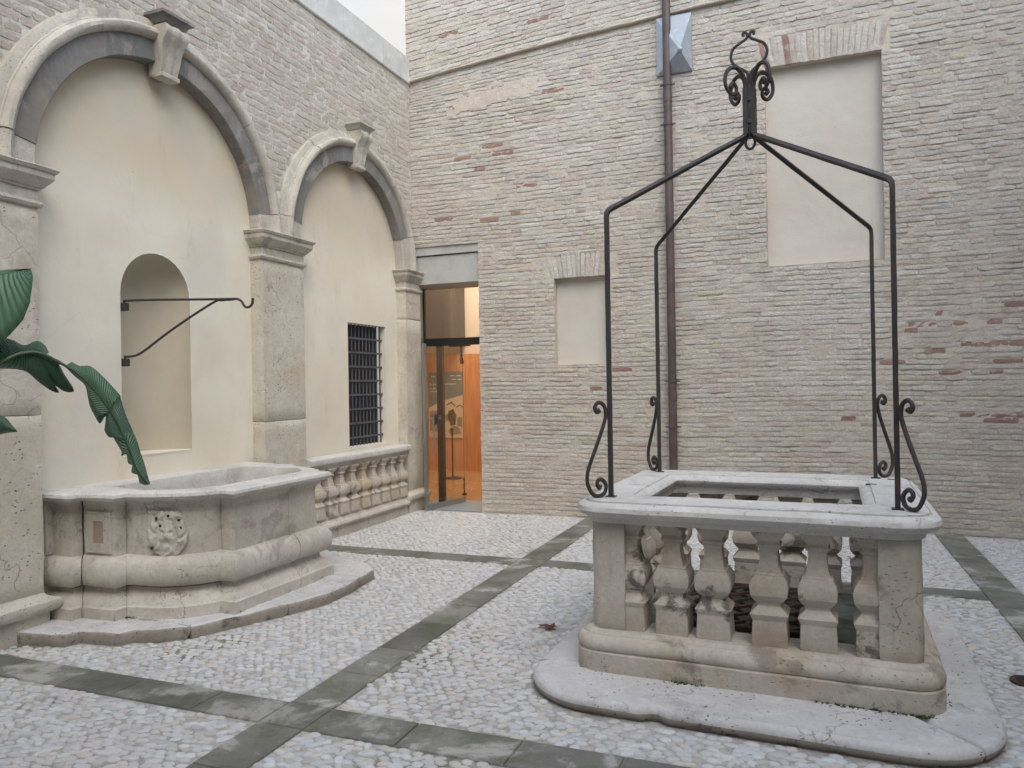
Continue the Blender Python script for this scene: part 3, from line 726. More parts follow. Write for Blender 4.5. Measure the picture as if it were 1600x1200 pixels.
# scrolled keystones
def keystone(yc, z0, ztop, label):
    root = tag(bpy.data.objects.new('keystone', None), label, parent=left); COL.objects.link(root)
    b = MB(); S = [(0, .085), (.05, .10), (.12, .115), (.20, .125), (.27, .15), (.32, .19), (.36, .20), (.40, .185)]; H = ztop-z0-.10
    S = [(s_/.40*H, o) for s_, o in S]; W = 9
    for (s_, o) in S:
        wd = lerp(.085, .12, s_/H)
        for k in range(W):
            f_ = k/(W-1)*2-1; rib = .010*cos(f_*pi*2)+(-.012 if abs(f_) == 1 else 0)
            b.v.append(lf(yc+f_*wd, z0+s_, o+rib))
    n = len(S)
    for i in range(n-1):
        for k in range(W-1): o = i*W+k; b.f.append((o, o+1, o+W+1, o+W)); b.mi.append(0)
    base = len(b.v)
    for (s_, o) in S:
        wd = lerp(.085, .12, s_/H); b.v += [lf(yc-wd, z0+s_, -.02), lf(yc+wd, z0+s_, -.02)]
    for i in range(n-1):
        b.f += [(base+2*i, i*W, (i+1)*W, base+2*i+2), (i*W+W-1, base+2*i+1, base+2*i+3, (i+1)*W+W-1)]; b.mi += [0, 0]
    b.f.append(tuple(range(W))+(base+1, base)); b.mi.append(0)
    b.rough(.004, 16); b.build('scroll', MAT['moulding'], root, 50)
    b = MB(); b.box(lf(yc-.088, z0-.02, .02), lf(yc+.088, z0+.02, .115), bev=.008); b.rough(.005, 20); b.build('scroll_foot', MAT['moulding'], root)
    b = MB(); path = [(-.02, yc-LY-.10), (.15, yc-LY-.10), (.15, yc-LY+.10), (-.02, yc-LY+.10)]
    zt = ztop-.10
    b.prism(path, [(0, zt), (.005, zt+.012), (.012, zt+.015), (.018, zt+.03), (.035, zt+.055), (.052, zt+.068), (.06, zt+.07), (.06, zt+.092), (.055, zt+.095)], step=.05)
    b.rough(.004, 14); b.build('abacus', MAT['dark_stone'] if yc < 6 else MAT['moulding'], root, 35)
keystone(4.66, 4.10, 4.575, 'larger scrolled keystone with dark moulded top'); keystone(7.44, 4.11, 4.60, 'smaller scrolled keystone with moulded top')
# pilasters
def pilaster(y0, y1, base_z, label, top=3.09, joints=(1.18,)):
    root = tag(bpy.data.objects.new('pilaster', None), label, parent=left); COL.objects.link(root)
    xo = XP-XL; zs = [base_z]+list(joints)+[2.83]
    for za, zb in zip(zs, zs[1:]):
        b = MB(); path = [(-.12, y0-LY), (xo, y0-LY), (xo, y1-LY), (-.12, y1-LY)]
        b.prism(path, [(-.004, za+.002), (0, za+.006), *[(0, lerp(za+.006, zb-.006, k/12)) for k in range(1, 12)], (0, zb-.006), (-.004, zb-.002)], step=.06); b.rough(.004, 6); b.rough(.0015, 40); b.build('shaft_stone', MAT['trav'], root, 50)
    b = MB(); path = [(-.12, y0-LY), (xo, y0-LY), (xo, y1-LY), (-.12, y1-LY)]; Z = top-.262
    b.prism(path, [(0, Z-.004), (.018, Z+.004), (.026, Z+.022), (.018, Z+.038), (.002, Z+.046), (0, Z+.115), (.014, Z+.118), (.016, Z+.132), (.026, Z+.134), (.036, Z+.15), (.062, Z+.178), (.068, Z+.19), (.070, Z+.192), (.072, Z+.232), (.082, Z+.234), (.094, Z+.255), (.090, Z+.262)], step=.05)
    b.rough(.004, 9); b.build('impost', MAT['moulding'], root, 33)
    b = MB(); z1 = base_z
    b.prism(path, [(.02, z1-.285), (.022, z1-.13), (.03, z1-.128), (.062, z1-.115), (.078, z1-.085), (.072, z1-.05), (.05, z1-.035), (.03, z1-.03), (.01, z1-.012), (.002, z1+.002)], step=.05)
    b.rough(.007, 8); b.build('base_moulding', MAT['moulding'], root, 40)
pilaster(2.93, 3.55, .285, 'stone pilaster at the left edge', joints=(1.46,))
pilaster(5.77, 6.39, .285, 'stone pilaster between the two arches', joints=(1.30,))
pilaster(8.49, 8.875, .285, 'narrow stone pilaster beside the glass door', joints=(2.47,))
# coping band and the white wall above it
xs_ = [-1, .6, 2.1, 3.7, 5.2, 6.35, 7.25, 8.1, 8.83]
for a, c_ in zip(xs_, xs_[1:]):
    b = MB(); path = [(-.1, a+.002-LY), (.03, a+.002-LY), (.03, c_-.002-LY), (-.1, c_-.002-LY)]
    b.prism(path, [(-.01, 5.555), (0, 5.565), (0, 5.86), (.004, 5.885), (-.01, 5.895)], step=.15); b.rough(.004, 8); b.build('coping_stone', MAT['coping'], left, 40)
b = MB(); b.box((-.2, -6, 5.9), (-.012, 4.2, 8.6)); b.build('upper_wall', MAT['white_wall'], left, smooth=False)

# barred window in the right arch
win = empty('barred_window', (XL-.07, 7.795, .925), label='tall dark window with iron grille in the plaster of the smaller arch', cat='window')
w0, w1, wh = -.415, .415, 1.43
b = MB(); D_ = .10
b.add([(0, w0, 0), (0, w1, 0), (0, w1, wh), (0, w0, wh), (-D_, w0, 0), (-D_, w1, 0), (-D_, w1, wh), (-D_, w0, wh)], [(0, 1, 5, 4), (1, 2, 6, 5), (2, 3, 7, 6), (3, 0, 4, 7)])
b.build('window_reveal', MAT['plaster'], win, smooth=False)
b = MB(); b.box((-D_-.05, w0, 0), (-D_-.03, w1, wh)); b.build('pane', MAT['blackhole'], win, smooth=False)
grl = bpy.data.objects.new('grille', None); COL.objects.link(grl); grl.parent = win
for k in range(11):
    y = lerp(w0+.03, w1-.03, k/10); b = MB(); b.tube([(-D_+.03, y, 0), (-D_+.03, y, wh)], .009, 6); b.build('bar', MAT['grille'], grl)
for k in range(8):
    z = lerp(.1, wh-.17, k/7); b = MB(); b.box((-D_+.038, w0, z-.011), (-D_+.05, w1, z+.011)); b.build('crossbar', MAT['grille'], grl, smooth=False)

# ---- balustrade below the barred window
bal = empty('balustrade', (-4.72, 7.44, 0), label='low cream stone balustrade under the barred window', cat='balustrade')
BY = 7.44
def bar_y(prof, y0, y1, name, mat, rough_=.004, parent=bal):
    b = MB(); n = 30; k = len(prof)
    for i in range(n+1):
        y = lerp(y0, y1, i/n)-BY
        for (x, z) in prof: b.v.append((x, y, z))
    for i in range(n):
        for j in range(k): b.f.append((i*k+j, i*k+(j+1) % k, (i+1)*k+(j+1) % k, (i+1)*k+j)); b.mi.append(0)
    b.f += [tuple(reversed(range(k))), tuple(n*k+j for j in range(k))]; b.mi += [0, 0]
    b.rough(rough_, 7); return b.build(name, mat, parent, 38)
bar_y([(-.13, .75), (-.01, .75), (.0, .80), (.02, .802), (.045, .812), (.052, .838), (.045, .865), (.015, .878), (-.13, .885)], 6.40, 8.485, 'rail', MAT['top'])
bar_y([(-.13, .115), (.03, .115), (.048, .128), (.055, .15), (.045, .175), (.02, .186), (.015, .2), (.0, .21), (-.0, .245), (-.13, .245)], 6.40, 8.44, 'base_moulding', MAT['basin'])
for a, c_ in ((6.40, 6.90), (6.905, 7.9), (7.905, 8.44)):
    bar_y([(-.13, -.01), (.005, -.01), (.01, .05), (.008, .112), (-.13, .113)], a, c_, 'plinth_stone', MAT['basin'], .006)
BPROF = [(0, .082), (.012, .084), (.125, .078), (.14, .084), (.155, .088), (.165, .080), (.185, .062), (.195, .055), (.21, .056), (.225, .070), (.25, .085), (.29, .090), (.32, .084), (.345, .070), (.352, .070), (.358, .058), (.40, .047), (.45, .041), (.475, .043), (.485, .053), (.495, .057), (.505, .050), (.515, .050), (.54, .069), (.555, .074), (.56, .078), (.575, .078)]
def baluster_mesh(H, wd, seed):
    b = MB(); sc_ = H/.575; ch = .05; r = random.Random(seed)
    for (z, hw) in BPROF:
        q = hw*wd; c_ = q*ch
        for (x, y) in ((-q+c_, -q), (q-c_, -q), (q, -q+c_), (q, q-c_), (q-c_, q), (-q+c_, q), (-q, q-c_), (-q, -q+c_)): b.v.append((x, y, z*sc_))
    n = len(BPROF)
    for i in range(n-1):
        for k in range(8): b.f.append((i*8+k, i*8+(k+1) % 8, (i+1)*8+(k+1) % 8, (i+1)*8+k)); b.mi.append(0)
    b.f += [tuple(reversed(range(8))), tuple((n-1)*8+k for k in range(8))]; b.mi += [0, 0]
    b.v = [tuple(Vector(p)+noise.noise_vector(Vector(p)*14+Vector((seed, 0, 0)))*.0035) for p in b.v]
    return b
def baluster(x, y, z, H, wd, seed, mat, parent):
    o = baluster_mesh(H, wd, seed).build('baluster', mat, parent, 22); o.location = (x, y, z)
    return o
for k in range(9):
    baluster(-.055, 6.60+.2175*k-BY, .243, .51, .97, k, MAT['lbaluster'], bal)
    
# ---- wall basin
bas = empty('stone_basin', (-4.86, 4.66, 0), label='large weathered stone basin with a carved mask standing below the larger arch', cat='basin')
BX, BYY = -4.86, 4.66
def arc(p, q, n, bulge=0):        # quarter ellipse from p (facing -y) to q (facing +x)
    out = []
    for k in range(1, n):
        a = pi/2*k/n; out.append((p[0]+(q[0]-p[0])*sin(a), p[1]+(q[1]-p[1])*(1-cos(a))))
    return out
half = [(-4.88, 3.715), (-4.655, 3.715), (-4.655, 3.795), (-4.36, 3.795), (-4.36, 3.885)]
ce = (-3.815, 4.19)
half += arc(half[-1], ce, 10)+[ce, (-3.71, 4.19)]
full = half+[(x, 2*4.66-y) for x, y in reversed(half)]
full = [(x-BX, y-BYY) for x, y in full]
i0 = full.index(min(full, key=lambda p: abs(p[0]-(-3.71-BX))+abs(p[1]-(4.19-BYY))))
full = full[:i0+1]+[(-3.71-BX, 4.80-BYY), (-3.71-BX, 5.10-BYY-.28+.28)]+full[i0+1:]
JO = [0, 2, 4, i0-1, i0+1, len(full)-1-(i0-1), len(full)-5, len(full)-3, len(full)-1]
def bsweep(prof, name, mat, step=.06, rgh=.005, fr=6, joints=None):
    segs = [max(1, int(math.dist(full[i], full[i+1])/step)) for i in range(len(full)-1)]; cum = [0]
    for k in segs: cum.append(cum[-1]+k)
    tmp = MB(); rings = tmp.sweep(full, prof, False, step); js = joints or JO
    for ja, jb in zip(js, js[1:]):
        b = MB(); A, B = cum[ja], cum[jb]; N = B-A+1; dz = random.uniform(-.0025, .0025); do = random.uniform(-.004, .004)
        for r in rings:
            pts = [Vector(p) for p in r[A:B+1]]
            if N < 2: continue
            pts[0] = pts[0]+(pts[1]-pts[0]).normalized()*.004; pts[-1] = pts[-1]+(pts[-2]-pts[-1]).normalized()*.004
            b.v += [(p.x+do, p.y, p.z+dz) for p in pts]
        K = len(rings)
        for k in range(K-1):
            for j in range(N-1): a0 = k*N+j; b.f.append((a0, a0+1, a0+1+N, a0+N)); b.mi.append(0)
        for e in (0, N-1):      # end caps run back into the body
            o = len(b.v); b.v += [(b.v[k*N+e][0]*.86, b.v[k*N+e][1]*.97, b.v[k*N+e][2]) for k in range(K)]
            for k in range(K-1): b.f.append((k*N+e, (k+1)*N+e, o+k+1, o+k)); b.mi.append(0)
        b.rough(rgh, fr); b.rough(.002, 26); b.build(name, mat, bas, 38)
core = MB(); cr_ = core.sweep(full, [(-.03, .1), (-.03, .86)], False, .1); core.build('core', MAT['dark_stone'], bas)
bsweep([(.0, .08), (.10, .085), (.10, .165), (.092, .172), (.088, .176), (.084, .19), (.06, .22), (.03, .245), (.022, .255), (.02, .278), (-.02, .285)], 'base_stone', MAT['basin'])
bsweep([(-.02, .288), (.04, .29), (.066, .30), (.088, .33), (.096, .385), (.088, .435), (.068, .47), (.045, .488), (-.01, .492)], 'torus_stone', MAT['basin'])
bsweep([(-.003, .48), *[(0, .48+.32*k/8) for k in range(9)], (.006, .815), (.028, .845), (.045, .862), (.055, .868), (-.02, .868)], 'side_stone', MAT['basin'], joints=[0, 2, 4, i0-1, i0+1, len(full)-1-(i0-1), len(full)-5, len(full)-1])
b = MB(); r = b.sweep(full, [(.02, .866), (.062, .868), (.085, .878), (.096, .898), (.090, .918), (.072, .929), (.058, .930), (.056, .926), (.05, .932)], False, .06)
inner = [(.24, -.68), (.60, -.745), (.80, -.68), (.93, -.56), (1.0, -.42), (1.01, .45), (.95, .58), (.80, .70), (.60, .745), (.24, .68)]
inner_d = []
for i in range(len(inner)):
    p, q = inner[i], inner[(i+1) % len(inner)]; n = max(1, int(math.dist(p, q)/.08))
    inner_d += [(lerp(p[0], q[0], k/n), lerp(p[1], q[1], k/n)) for k in range(n)]
ri = b.sweep(inner, [(0, .93), (-.006, .915), (-.012, .86), (-.01, .55), (-.01, .42)], True, .08)
b.fill([r[-1], ri[0]], True); b.fill([ri[-1]], True)
b.rough(.004, 6); b.rough(.0015, 30); b.build('rim', MAT['top'], bas, 38)
b = MB(); b.box((-.02, -1.0, .5), (.02, 1.0, .92)); b.build('back_slab', MAT['basin'], bas)
# panels: recessed frames on the short block and round the mask
def frame_panel(c0, c1, z0, z1, wd, mat_in, nm, out=.004):
    """raised thin border between two plan points c0, c1 (local)"""
    (x0, y0), (x1, y1) = c0, c1; L = math.dist(c0, c1); ux, uy = (x1-x0)/L, (y1-y0)/L; nx, ny = uy, -ux
    def P3(s_, z, o): return (x0+ux*s_+nx*o, y0+uy*s_+ny*o, z)
    b = MB()
    for (a, c_, e, g) in ((0, L, z0, z0+wd), (0, L, z1-wd, z1), (0, wd, z0+wd, z1-wd), (L-wd, L, z0+wd, z1-wd)):
        b.add([P3(a, e, -.02), P3(c_, e, -.02), P3(c_, g, -.02), P3(a, g, -.02), P3(a, e, .012), P3(c_, e, .012), P3(c_, g, .012), P3(a, g, .012)], [(4, 5, 6, 7), (0, 1, 5, 4), (1, 2, 6, 5), (2, 3, 7, 6), (3, 0, 4, 7)])
    b.rough(.003, 20); pb = b.build('panel', MAT['basin'], bas, 30)
    if mat_in:
        b = MB(); b.add([P3(wd, z0+wd, out), P3(L-wd, z0+wd, out), P3(L-wd, z1-wd, out), P3(wd, z1-wd, out)], [(0, 1, 2, 3)]); b.build(nm, mat_in, pb, smooth=False)
frame_panel((-4.615-BX, 3.795-BYY), (-4.39-BX, 3.795-BYY), .51, .79, .065, MAT['red_marble'], 'marble_inlay', .005)
# carved lion-like mask on the curved corner
def hmask(u, v):
    g = lambda a, b_, s, k: .75*k*math.exp(-((u-a)**2+(v-b_)**2)/(s*s))
    r = math.hypot(u, v*.95)*(1+.16*noise.noise((u*1.8, v*1.8, 2))); h = .022*max(0, 1-(r/1.0)**3)
    th = atan2(v, u)
    if r > .55: h += .012*(1+sin(th*9+2.4*noise.noise((u*2.2, v*2.2, 4))*3+r*5))*max(0, 1-((r-.76)/.32)**2)+.012*noise.noise((u*4, v*4, 8))
    h += g(0, -.02, .17, .040)+g(0, .18, .14, .026)                # nose
    h += g(-.22, .26, .13, .022)+g(.22, .26, .13, .022)            # brow
    h -= g(-.21, .10, .085, .026)+g(.21, .10, .085, .026)          # eyes
    h += g(-.2, -.16, .17, .028)+g(.2, -.16, .17, .028)            # cheeks
    h -= g(0, -.34, .13, .034); h += g(0, -.55, .16, .026)
    h += .006*noise.noise((u*9, v*9, 1))
    return h if r < 1.02 else -.06
b = MB(); N = 56; mc = Vector((-4.035-BX, 3.925-BYY, .635)); nd = Vector((.45, -.89, 0)).normalized(); ud = Vector((-nd.y, nd.x, 0))
for j in range(N+1):
    for i in range(N+1):
        u, v = (i/N*2-1)*1.03, (j/N*2-1)*1.03; p = mc+ud*(u*.128)+Vector((0, 0, v*.155))+nd*(hmask(u, v)*.5+.002); b.v.append(tuple(p))
b.f = [(j*(N+1)+i, j*(N+1)+i+1, (j+1)*(N+1)+i+1, (j+1)*(N+1)+i) for j in range(N) for i in range(N)]; b.mi = [0]*len(b.f)
mask = b.build('carved_mask', MAT['basin'], bas, 70)
for (u, v) in ((-.5, .72), (.1, .82), (.62, .62), (-.3, .4), (.72, .28), (-.75, -.55)):
    b = MB(); p = mc+ud*(u*.128)+Vector((0, 0, v*.155))+nd*.016
    b.tube([tuple(p-nd*.03), tuple(p+nd*.002), tuple(p+nd*.004)], .009, 8, rads=[.010, .010, .004]); b.rough(.002, 40); b.build('drill_hole', MAT['blackhole'], mask)
# basin step in four stones
cuts = [(-9, 3.80), (3.80, 4.42), (4.42, 5.22), (5.22, 9)]
for (a, c_) in cuts:
    p = clip_poly(STEP, 0, 1, c_-.003); p = clip_poly(p, 0, -1, -(a+.003)); p = [(x-BX, y-BYY) for x, y in p]
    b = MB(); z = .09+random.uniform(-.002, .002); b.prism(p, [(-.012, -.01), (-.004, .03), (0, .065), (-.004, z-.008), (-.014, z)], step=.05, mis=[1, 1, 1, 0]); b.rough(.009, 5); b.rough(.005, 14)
    b.build('step_stone', [MAT['step'], MAT['damp_shade']], bas, 45)

# ------------------------------------------------------------------ iron bracket on the left wall
br = empty('wall_bracket', (-4.86, 4.34, 2.27), label='thin iron hoist bracket with a hooked tip fixed in the round headed niche', cat='bracket')
b = MB(); b.tube(smooth_path([(0, .0, .03), (.3, 0, .02), (.8, 0, -.005), (1.02, 0, -.015), (1.09, 0, -.02), (1.125, 0, -.04), (1.15, 0, -.075), (1.185, 0, -.082), (1.215, 0, -.06), (1.222, 0, -.02)], 5), .009, 8); b.build('arm', MAT['iron'], br)
b = MB(); b.tube(smooth_path([(.0, .0, -.40), (.10, 0, -.395), (.20, 0, -.36), (.5, 0, -.20), (.86, 0, -.035), (.95, 0, -.02), (1.05, 0, -.02)], 5), .009, 8); b.build('brace', MAT['iron'], br)
for z in (-.02, -.445):
    b = MB(); b.box((-.04, -.022, z-.028), (.03, .022, z+.032), bev=.004); b.tube([(0.006, 0, z+.03), (.006, 0, z+.055)], .008, 6); b.build('wall_socket', MAT['iron'], br)

# ------------------------------------------------------------------ well
well = empty('stone_well', (WC[0], WC[1], 0), WTH, label='rectangular balustraded stone well head on a rounded step in the courtyard', cat='well')
outl = rrect(1.105, 1.15, .42, 10)
# chip in the front edge
outl2 = []
for i, p in enumerate(outl):
    outl2.append(p); q = outl[(i+1) % len(outl)]
    if abs(p[1]+1.15) < 1e-6 and abs(q[1]+1.15) < 1e-6 and p[0] < q[0]:
        outl2 += [(-.43, -1.15), (-.405, -1.138), (-.385, -1.122), (-.35, -1.12), (-.325, -1.14), (-.30, -1.15)]
def cut(poly, *ls):
    for l in ls: poly = clip_poly(poly, *l)
    return poly
g = .0025
pieces = [cut(outl2, (0, 1, -.74-g), (.72, .694, .0-g)),                    # front
          cut(outl2, (0, 1, -.36-g), (-.72, -.694, -g), (-1, 0, -.5)),       # front right corner
          cut(outl2, (-1, 0, -.3-g), (0, -1, .36-g), (0, 1, .80-g)),         # right
          cut(outl2, (1, 0, -.3-g), (0, -1, .74-g), (0, 1, .80-g)),          # left
          cut(outl2, (0, -1, -.80-g))]
for p in pieces:
    if len(p) < 3: continue
    b = MB(); z = .082+random.uniform(-.001, .001)
    b.prism(p, [(-.03, -.01), (-.022, .012), (-.006, .022), (0, .045), (-.004, .062), (-.014, .075), (-.028, z)], step=.05, mis=[1, 1, 1, 0, 0, 0]); b.rough(.002, 5); b.build('step_slab', [MAT['step'], MAT['damp_shade']], well, 45)  # lower bands darker: shade beneath the step edge put into their colour
def wsweep(base, prof, name, mat, inner=None, step=.06, rgh=.003, seed=0):
    b = MB(); r = b.sweep(base, prof, True, step)
    if inner: ri = b.sweep(inner[0], inner[1], True, step); b.fill([r[-1], ri[0]], True); b.fill([r[0], ri[-1]], False)
    else: b.fill([r[-1]], True); b.fill([r[0]], False)
    b.rough(rgh, 5); b.rough(.0012, 28); return b.build(name, mat, well, 38)
inr = rrect(.62, .53, .04, 2)
bp = rrect(.885, .795, .15, 8)
wsweep(bp, [(0, .06), (.002, .075), (.004, .18), (-.004, .188)], 'plinth', MAT['well'], (inr, [(0, .188), (0, .06)]))
wsweep(bp, [(-.02, .187), (-.006, .190), (.004, .205), (.006, .225), (-.004, .248), (-.02, .262), (-.034, .264), (-.038, .272), (-.052, .283), (-.065, .286)], 'base_moulding', MAT['well'], (inr, [(0, .286), (0, .187)]))
# corner piers with rounded outer corners
for (sx_, sy_) in ((-1, -1), (1, -1), (1, 1), (-1, 1)):
    u0, u1, v0, v1, rr = .61, .80, .545, .715, .07
    pts = [(u0, v0), (u1, v0)]+[(u1-rr+rr*cos(radians(a)), v1-rr+rr*sin(radians(a))) for a in (0, 22, 45, 67, 90)]+[(u0, v1)]
    pts = [(sx_*x, sy_*y) for x, y in pts]
    if sx_*sy_ < 0: pts = pts[::-1]
    b = MB(); b.prism(pts, [(-.003, .284), (0, .29), *[(0, .29+.565*k/9) for k in range(1, 9)], (0, .855), (-.004, .862)], step=.05); b.rough(.005, 5); b.rough(.002, 22); b.build('corner_pier', MAT['well'], well, 50)
sd_ = 40
for (u, rot_) in ((-.592, 0), (-.366, 0), (-.154, 0), (.118, 0), (.344, 0), (.592, 0)):
    for v in (-.618, .618):
        uu = u if v < 0 else -u
        baluster(uu, v, .284, .578, 1.03, sd_, MAT['baluster'], well); sd_ += 1
for v in (-.30, 0, .30):
    for u in (-.70, .70): baluster(u, v, .284, .578, .95, sd_, MAT['baluster'], well); sd_ += 1
rimb = rrect(.82, .74, .13, 8); rin = rrect(.56, .475, .012, 1)
wsweep(rimb, [(-.12, .858), (-.002, .858), (.0, .863), (.002, .884), (.012, .890), (.03, .893), (.052, .903), (.066, .925), (.062, .948), (.045, .963), (.025, .970), (.021, .962), (.016, .962), (.014, .978), (.006, .982)], 'rim', MAT['top'],
       (rin, [(.056, .982), (.052, .972), (.047, .972), (.044, .977), (.03, .974), (.008, .962), (-.004, .945), (.0, .925), (.02, .905), (.024, .90), (.03, .858)]))
# dark joint plates on the rim
for (u, v) in ((-.70, .60), (.75, .56), (.62, .30)):
    b = MB(); b.box((u-.03, v-.008, .978), (u+.03, v+.008, .9855)); b.rough(.002, 30); b.build('lead_clamp', MAT['iron'], well)
b = MB(); r = b.sweep(rrect(.66, .60, .04, 2), [(0, .0), (0, .255), (-.01, .262)], True, .1); ri = b.sweep(rrect(.37, .42, .02, 1), [(0, .262), (0, -1.5)], True, .1)
b.fill([r[-1], ri[0]], True); b.rough(.006, 8); b.build('well_mouth', MAT['moss'], well, 40)
gr = empty('iron_grate', (0, 0, 0)); tag(gr, 'dark rusty lattice grate covering the well shaft inside the stone balustrade', 'grate'); gr.location = (*wloc(-.02, .0), .262); gr.rotation_euler = (0, 0, WTH)
for (a, c_) in (((-.40, -.44), (.40, -.44)), ((-.40, .44), (.40, .44)), ((-.40, -.44), (-.40, .44)), ((.40, -.44), (.40, .44)), ((0, -.44), (0, .44))):
    b = MB(); b.tube([(*a, .02), (*c_, .02)], .012, 4, square=True); b.build('frame_bar', MAT['rust'], gr, smooth=False)
for k in range(-5, 6):
    for sg in (1, -1):
        p0 = Vector((-.40, k*.16-.4*sg)); p1 = Vector((.40, k*.16+.4*sg))
        pts = []
        d = p1-p0; t0_, t1_ = 0., 1.
        for (num, den) in (((-.44-p0.y), d.y), ((.44-p0.y), d.y)):
            tt = num/den
            if (den > 0) == (num < 0) or (den < 0 and num > 0): t0_ = max(t0_, tt) if (num/den) > 0 or True else t0_
        ta, tb = sorted(((-.44-p0.y)/d.y, (.44-p0.y)/d.y)); t0_, t1_ = max(0, ta), min(1, tb)
        if t1_-t0_ < .05: continue
        q0, q1 = p0+d*t0_, p0+d*t1_
        b = MB(); b.tube([(q0.x, q0.y, .018+.009*sg), (q1.x, q1.y, .018+.009*sg)], .008, 4, square=True); b.build('lattice_bar', MAT['rust'], gr, smooth=False)

# ------------------------------------------------------------------ wrought iron frame over the well
ir = empty('iron_well_frame', (WC[0], WC[1], .98), WTH, label='dark wrought iron frame of four posts meeting in a scrolled finial above the well', cat='well frame')
AZ = 3.05-.98
for (sx_, sy_) in ((-1, -1), (1, -1), (1, 1), (-1, 1)):
    cu, cv = (sx_*.703 if (sx_, sy_) != (1, 1) else .657), sy_*.615; th = atan2(sy_, sx_); du, dv = cos(th), sin(th); du, dv = sx_*.7071, sy_*.7071
    b = MB(); zt = 1.565
    top = (0, 0, AZ+.0)
    k = .05; dirv = Vector((0-cu, 0-cv, AZ-zt)); dirv.normalize()
    pts = [(cu, cv, -.003), (cu, cv, .8), (cu, cv, zt-.025), (cu*.997, cv*.997, zt-.006), (cu*.985, cv*.985, zt+.010), (cu*.965, cv*.965, zt+.022)]
    pts.append((cu*.045, cv*.045, AZ-.015)); pts.append((cu*.02, cv*.02, AZ+.02))
    # straight slanted bar from the bend to the crown
    b.tube([p for q in [smooth_path(pts[:3], 12)[:-1], pts[2:6], [tuple(Vector(pts[5]).lerp(Vector(pts[6]), k/10)) for k in range(1, 10)], pts[6:]] for p in q], .0118, 4, square=True); b.rough(.0016, 26); b.build('post', MAT['iron'], ir, 30)
    b = MB(); b.tube([(cu, cv, -.002), (cu, cv, .006)], .026, 4, square=True); b.build('foot_plate', MAT['iron'], ir, smooth=False)
    S = [(.061, .062), (.078, .072), (.086, .058), (.074, .040), (.052, .042), (.035, .062), (.035, .09)]
    S = [(.066, .055), (.078, .062), (.086, .078), (.078, .096), (.06, .10), (.04, .085), (.03, .06), (.038, .03), (.055, .016), (.083, .010), (.112, .022), (.136, .06), (.146, .10), (.137, .16), (.10, .25), (.06, .345), (.036, .41), (.026, .45), (.030, .49), (.045, .512), (.068, .52), (.086, .508), (.092, .488), (.080, .470), (.064, .478)]
    pts = [(cu+du*s_, cv+dv*s_, z-.0) for s_, z in S]
    b = MB(); pp = smooth_path(pts, 4); n = len(pp)
    rads = [lerp(.016, .0115, min(1, i/8)) if i < n/2 else lerp(.016, .0115, min(1, (n-1-i)/10)) for i in range(n)]
    b.tube(pp, .012, 6, rads=rads); b.build('scroll_foot', MAT['iron'], ir, 50)
# crown
b = MB(); b.tube([(0, 0, AZ-.02), (0, 0, AZ+.03), (0, 0, AZ+.22), (0, 0, AZ+.29)], .033, 12, rads=[.02, .034, .034, .026]); b.build('shaft', MAT['iron'], ir)
for (sx_, sy_) in ((-1, -1), (1, -1), (1, 1), (-1, 1)):
    b = MB(); b.tube([(sx_*.022, sy_*.022, AZ), (sx_*.022, sy_*.022, AZ+.27)], .014, 4, square=True); b.build('bundled_bar', MAT['iron'], ir, 30)
for z in (.07, .20):
    b = MB(); b.tube([(0, 0, AZ+z-.011), (0, 0, AZ+z+.011)], .041, 12); b.build('collar', MAT['iron'], ir)
for (sx_, sy_) in ((-1, -1), (1, -1), (1, 1), (-1, 1)):
    S = [(.02, .24), (.028, .30), (.048, .35), (.082, .38), (.122, .374), (.152, .34), (.160, .29), (.148, .25), (.118, .222), (.09, .236), (.088, .268), (.108, .288), (.124, .270), (.112, .255)]
    b = MB(); pp = smooth_path([(sx_*.7071*s_*1.08, sy_*.7071*s_*1.08, AZ+z) for s_, z in S], 5); n = len(pp)
    b.tube(pp, .012, 6, rads=[lerp(.014, .010, i/n) if i < n*.8 else lerp(.0105, .015, (i/n-.8)/.2) for i in range(n)]); b.build('crown_scroll', MAT['iron'], ir, 50)
for sg in (-1, 1):
    S = [(.006, .24), (.007, .345), (.018, .375), (.055, .402), (.090, .435), (.102, .478), (.086, .522), (.046, .548), (.014, .566), (.006, .585), (.016, .604), (.031, .600), (.028, .584)]
    b = MB(); b.tube(smooth_path([(sg*s_, 0, AZ+z) for s_, z in S], 5), .0085, 6); b.build('finial_loop', MAT['iron'], ir, 50)
b = MB(); b.tube([(.027*cos(a_)*1, 0, AZ-.045+.038*sin(a_)) for a_ in [2*pi*k/16 for k in range(17)]], .008, 6); b.build('hanging_ring', MAT['iron'], ir)

# ------------------------------------------------------------------ downpipe and zinc hood on the back wall
dp = empty('downpipe', (-1.42, YB-.085, 0), label='brown round downpipe running down the back brick wall behind the well', cat='pipe')
b = MB(); b.tube([(-.004, 0, 0), (0, 0, 2.0), (.002, 0, 8.3)], .047, 16); b.build('tube', MAT['pipe'], dp)
for z in (1.1, 1.62, 4.55, 5.0):
    b = MB(); b.tube([(0, 0, z-.014), (0, 0, z+.014)], .054, 16); b.box((-.085, -.008, z-.008), (-.05, .008, z+.008)); b.box((.05, -.008, z-.008), (.085, .008, z+.008)); b.box((-.02, .04, z-.012), (.02, .10, z+.012)); b.build('pipe_clamp', MAT['pipe'], dp, 40)
for z in (1.45, 4.85):
    b = MB(); b.tube([(0, 0, z-.05), (0, 0, z+.02), (0, 0, z+.05)], .052, 16, rads=[.05, .053, .051]); b.build('pipe_joint', MAT['pipe'], dp)
hd_ = empty('vent_hood', (-1.345, YB, 5.47), label='pyramid shaped grey zinc hood on the brick wall behind the downpipe', cat='vent')
b = MB(); w_, h_ = .20, .33
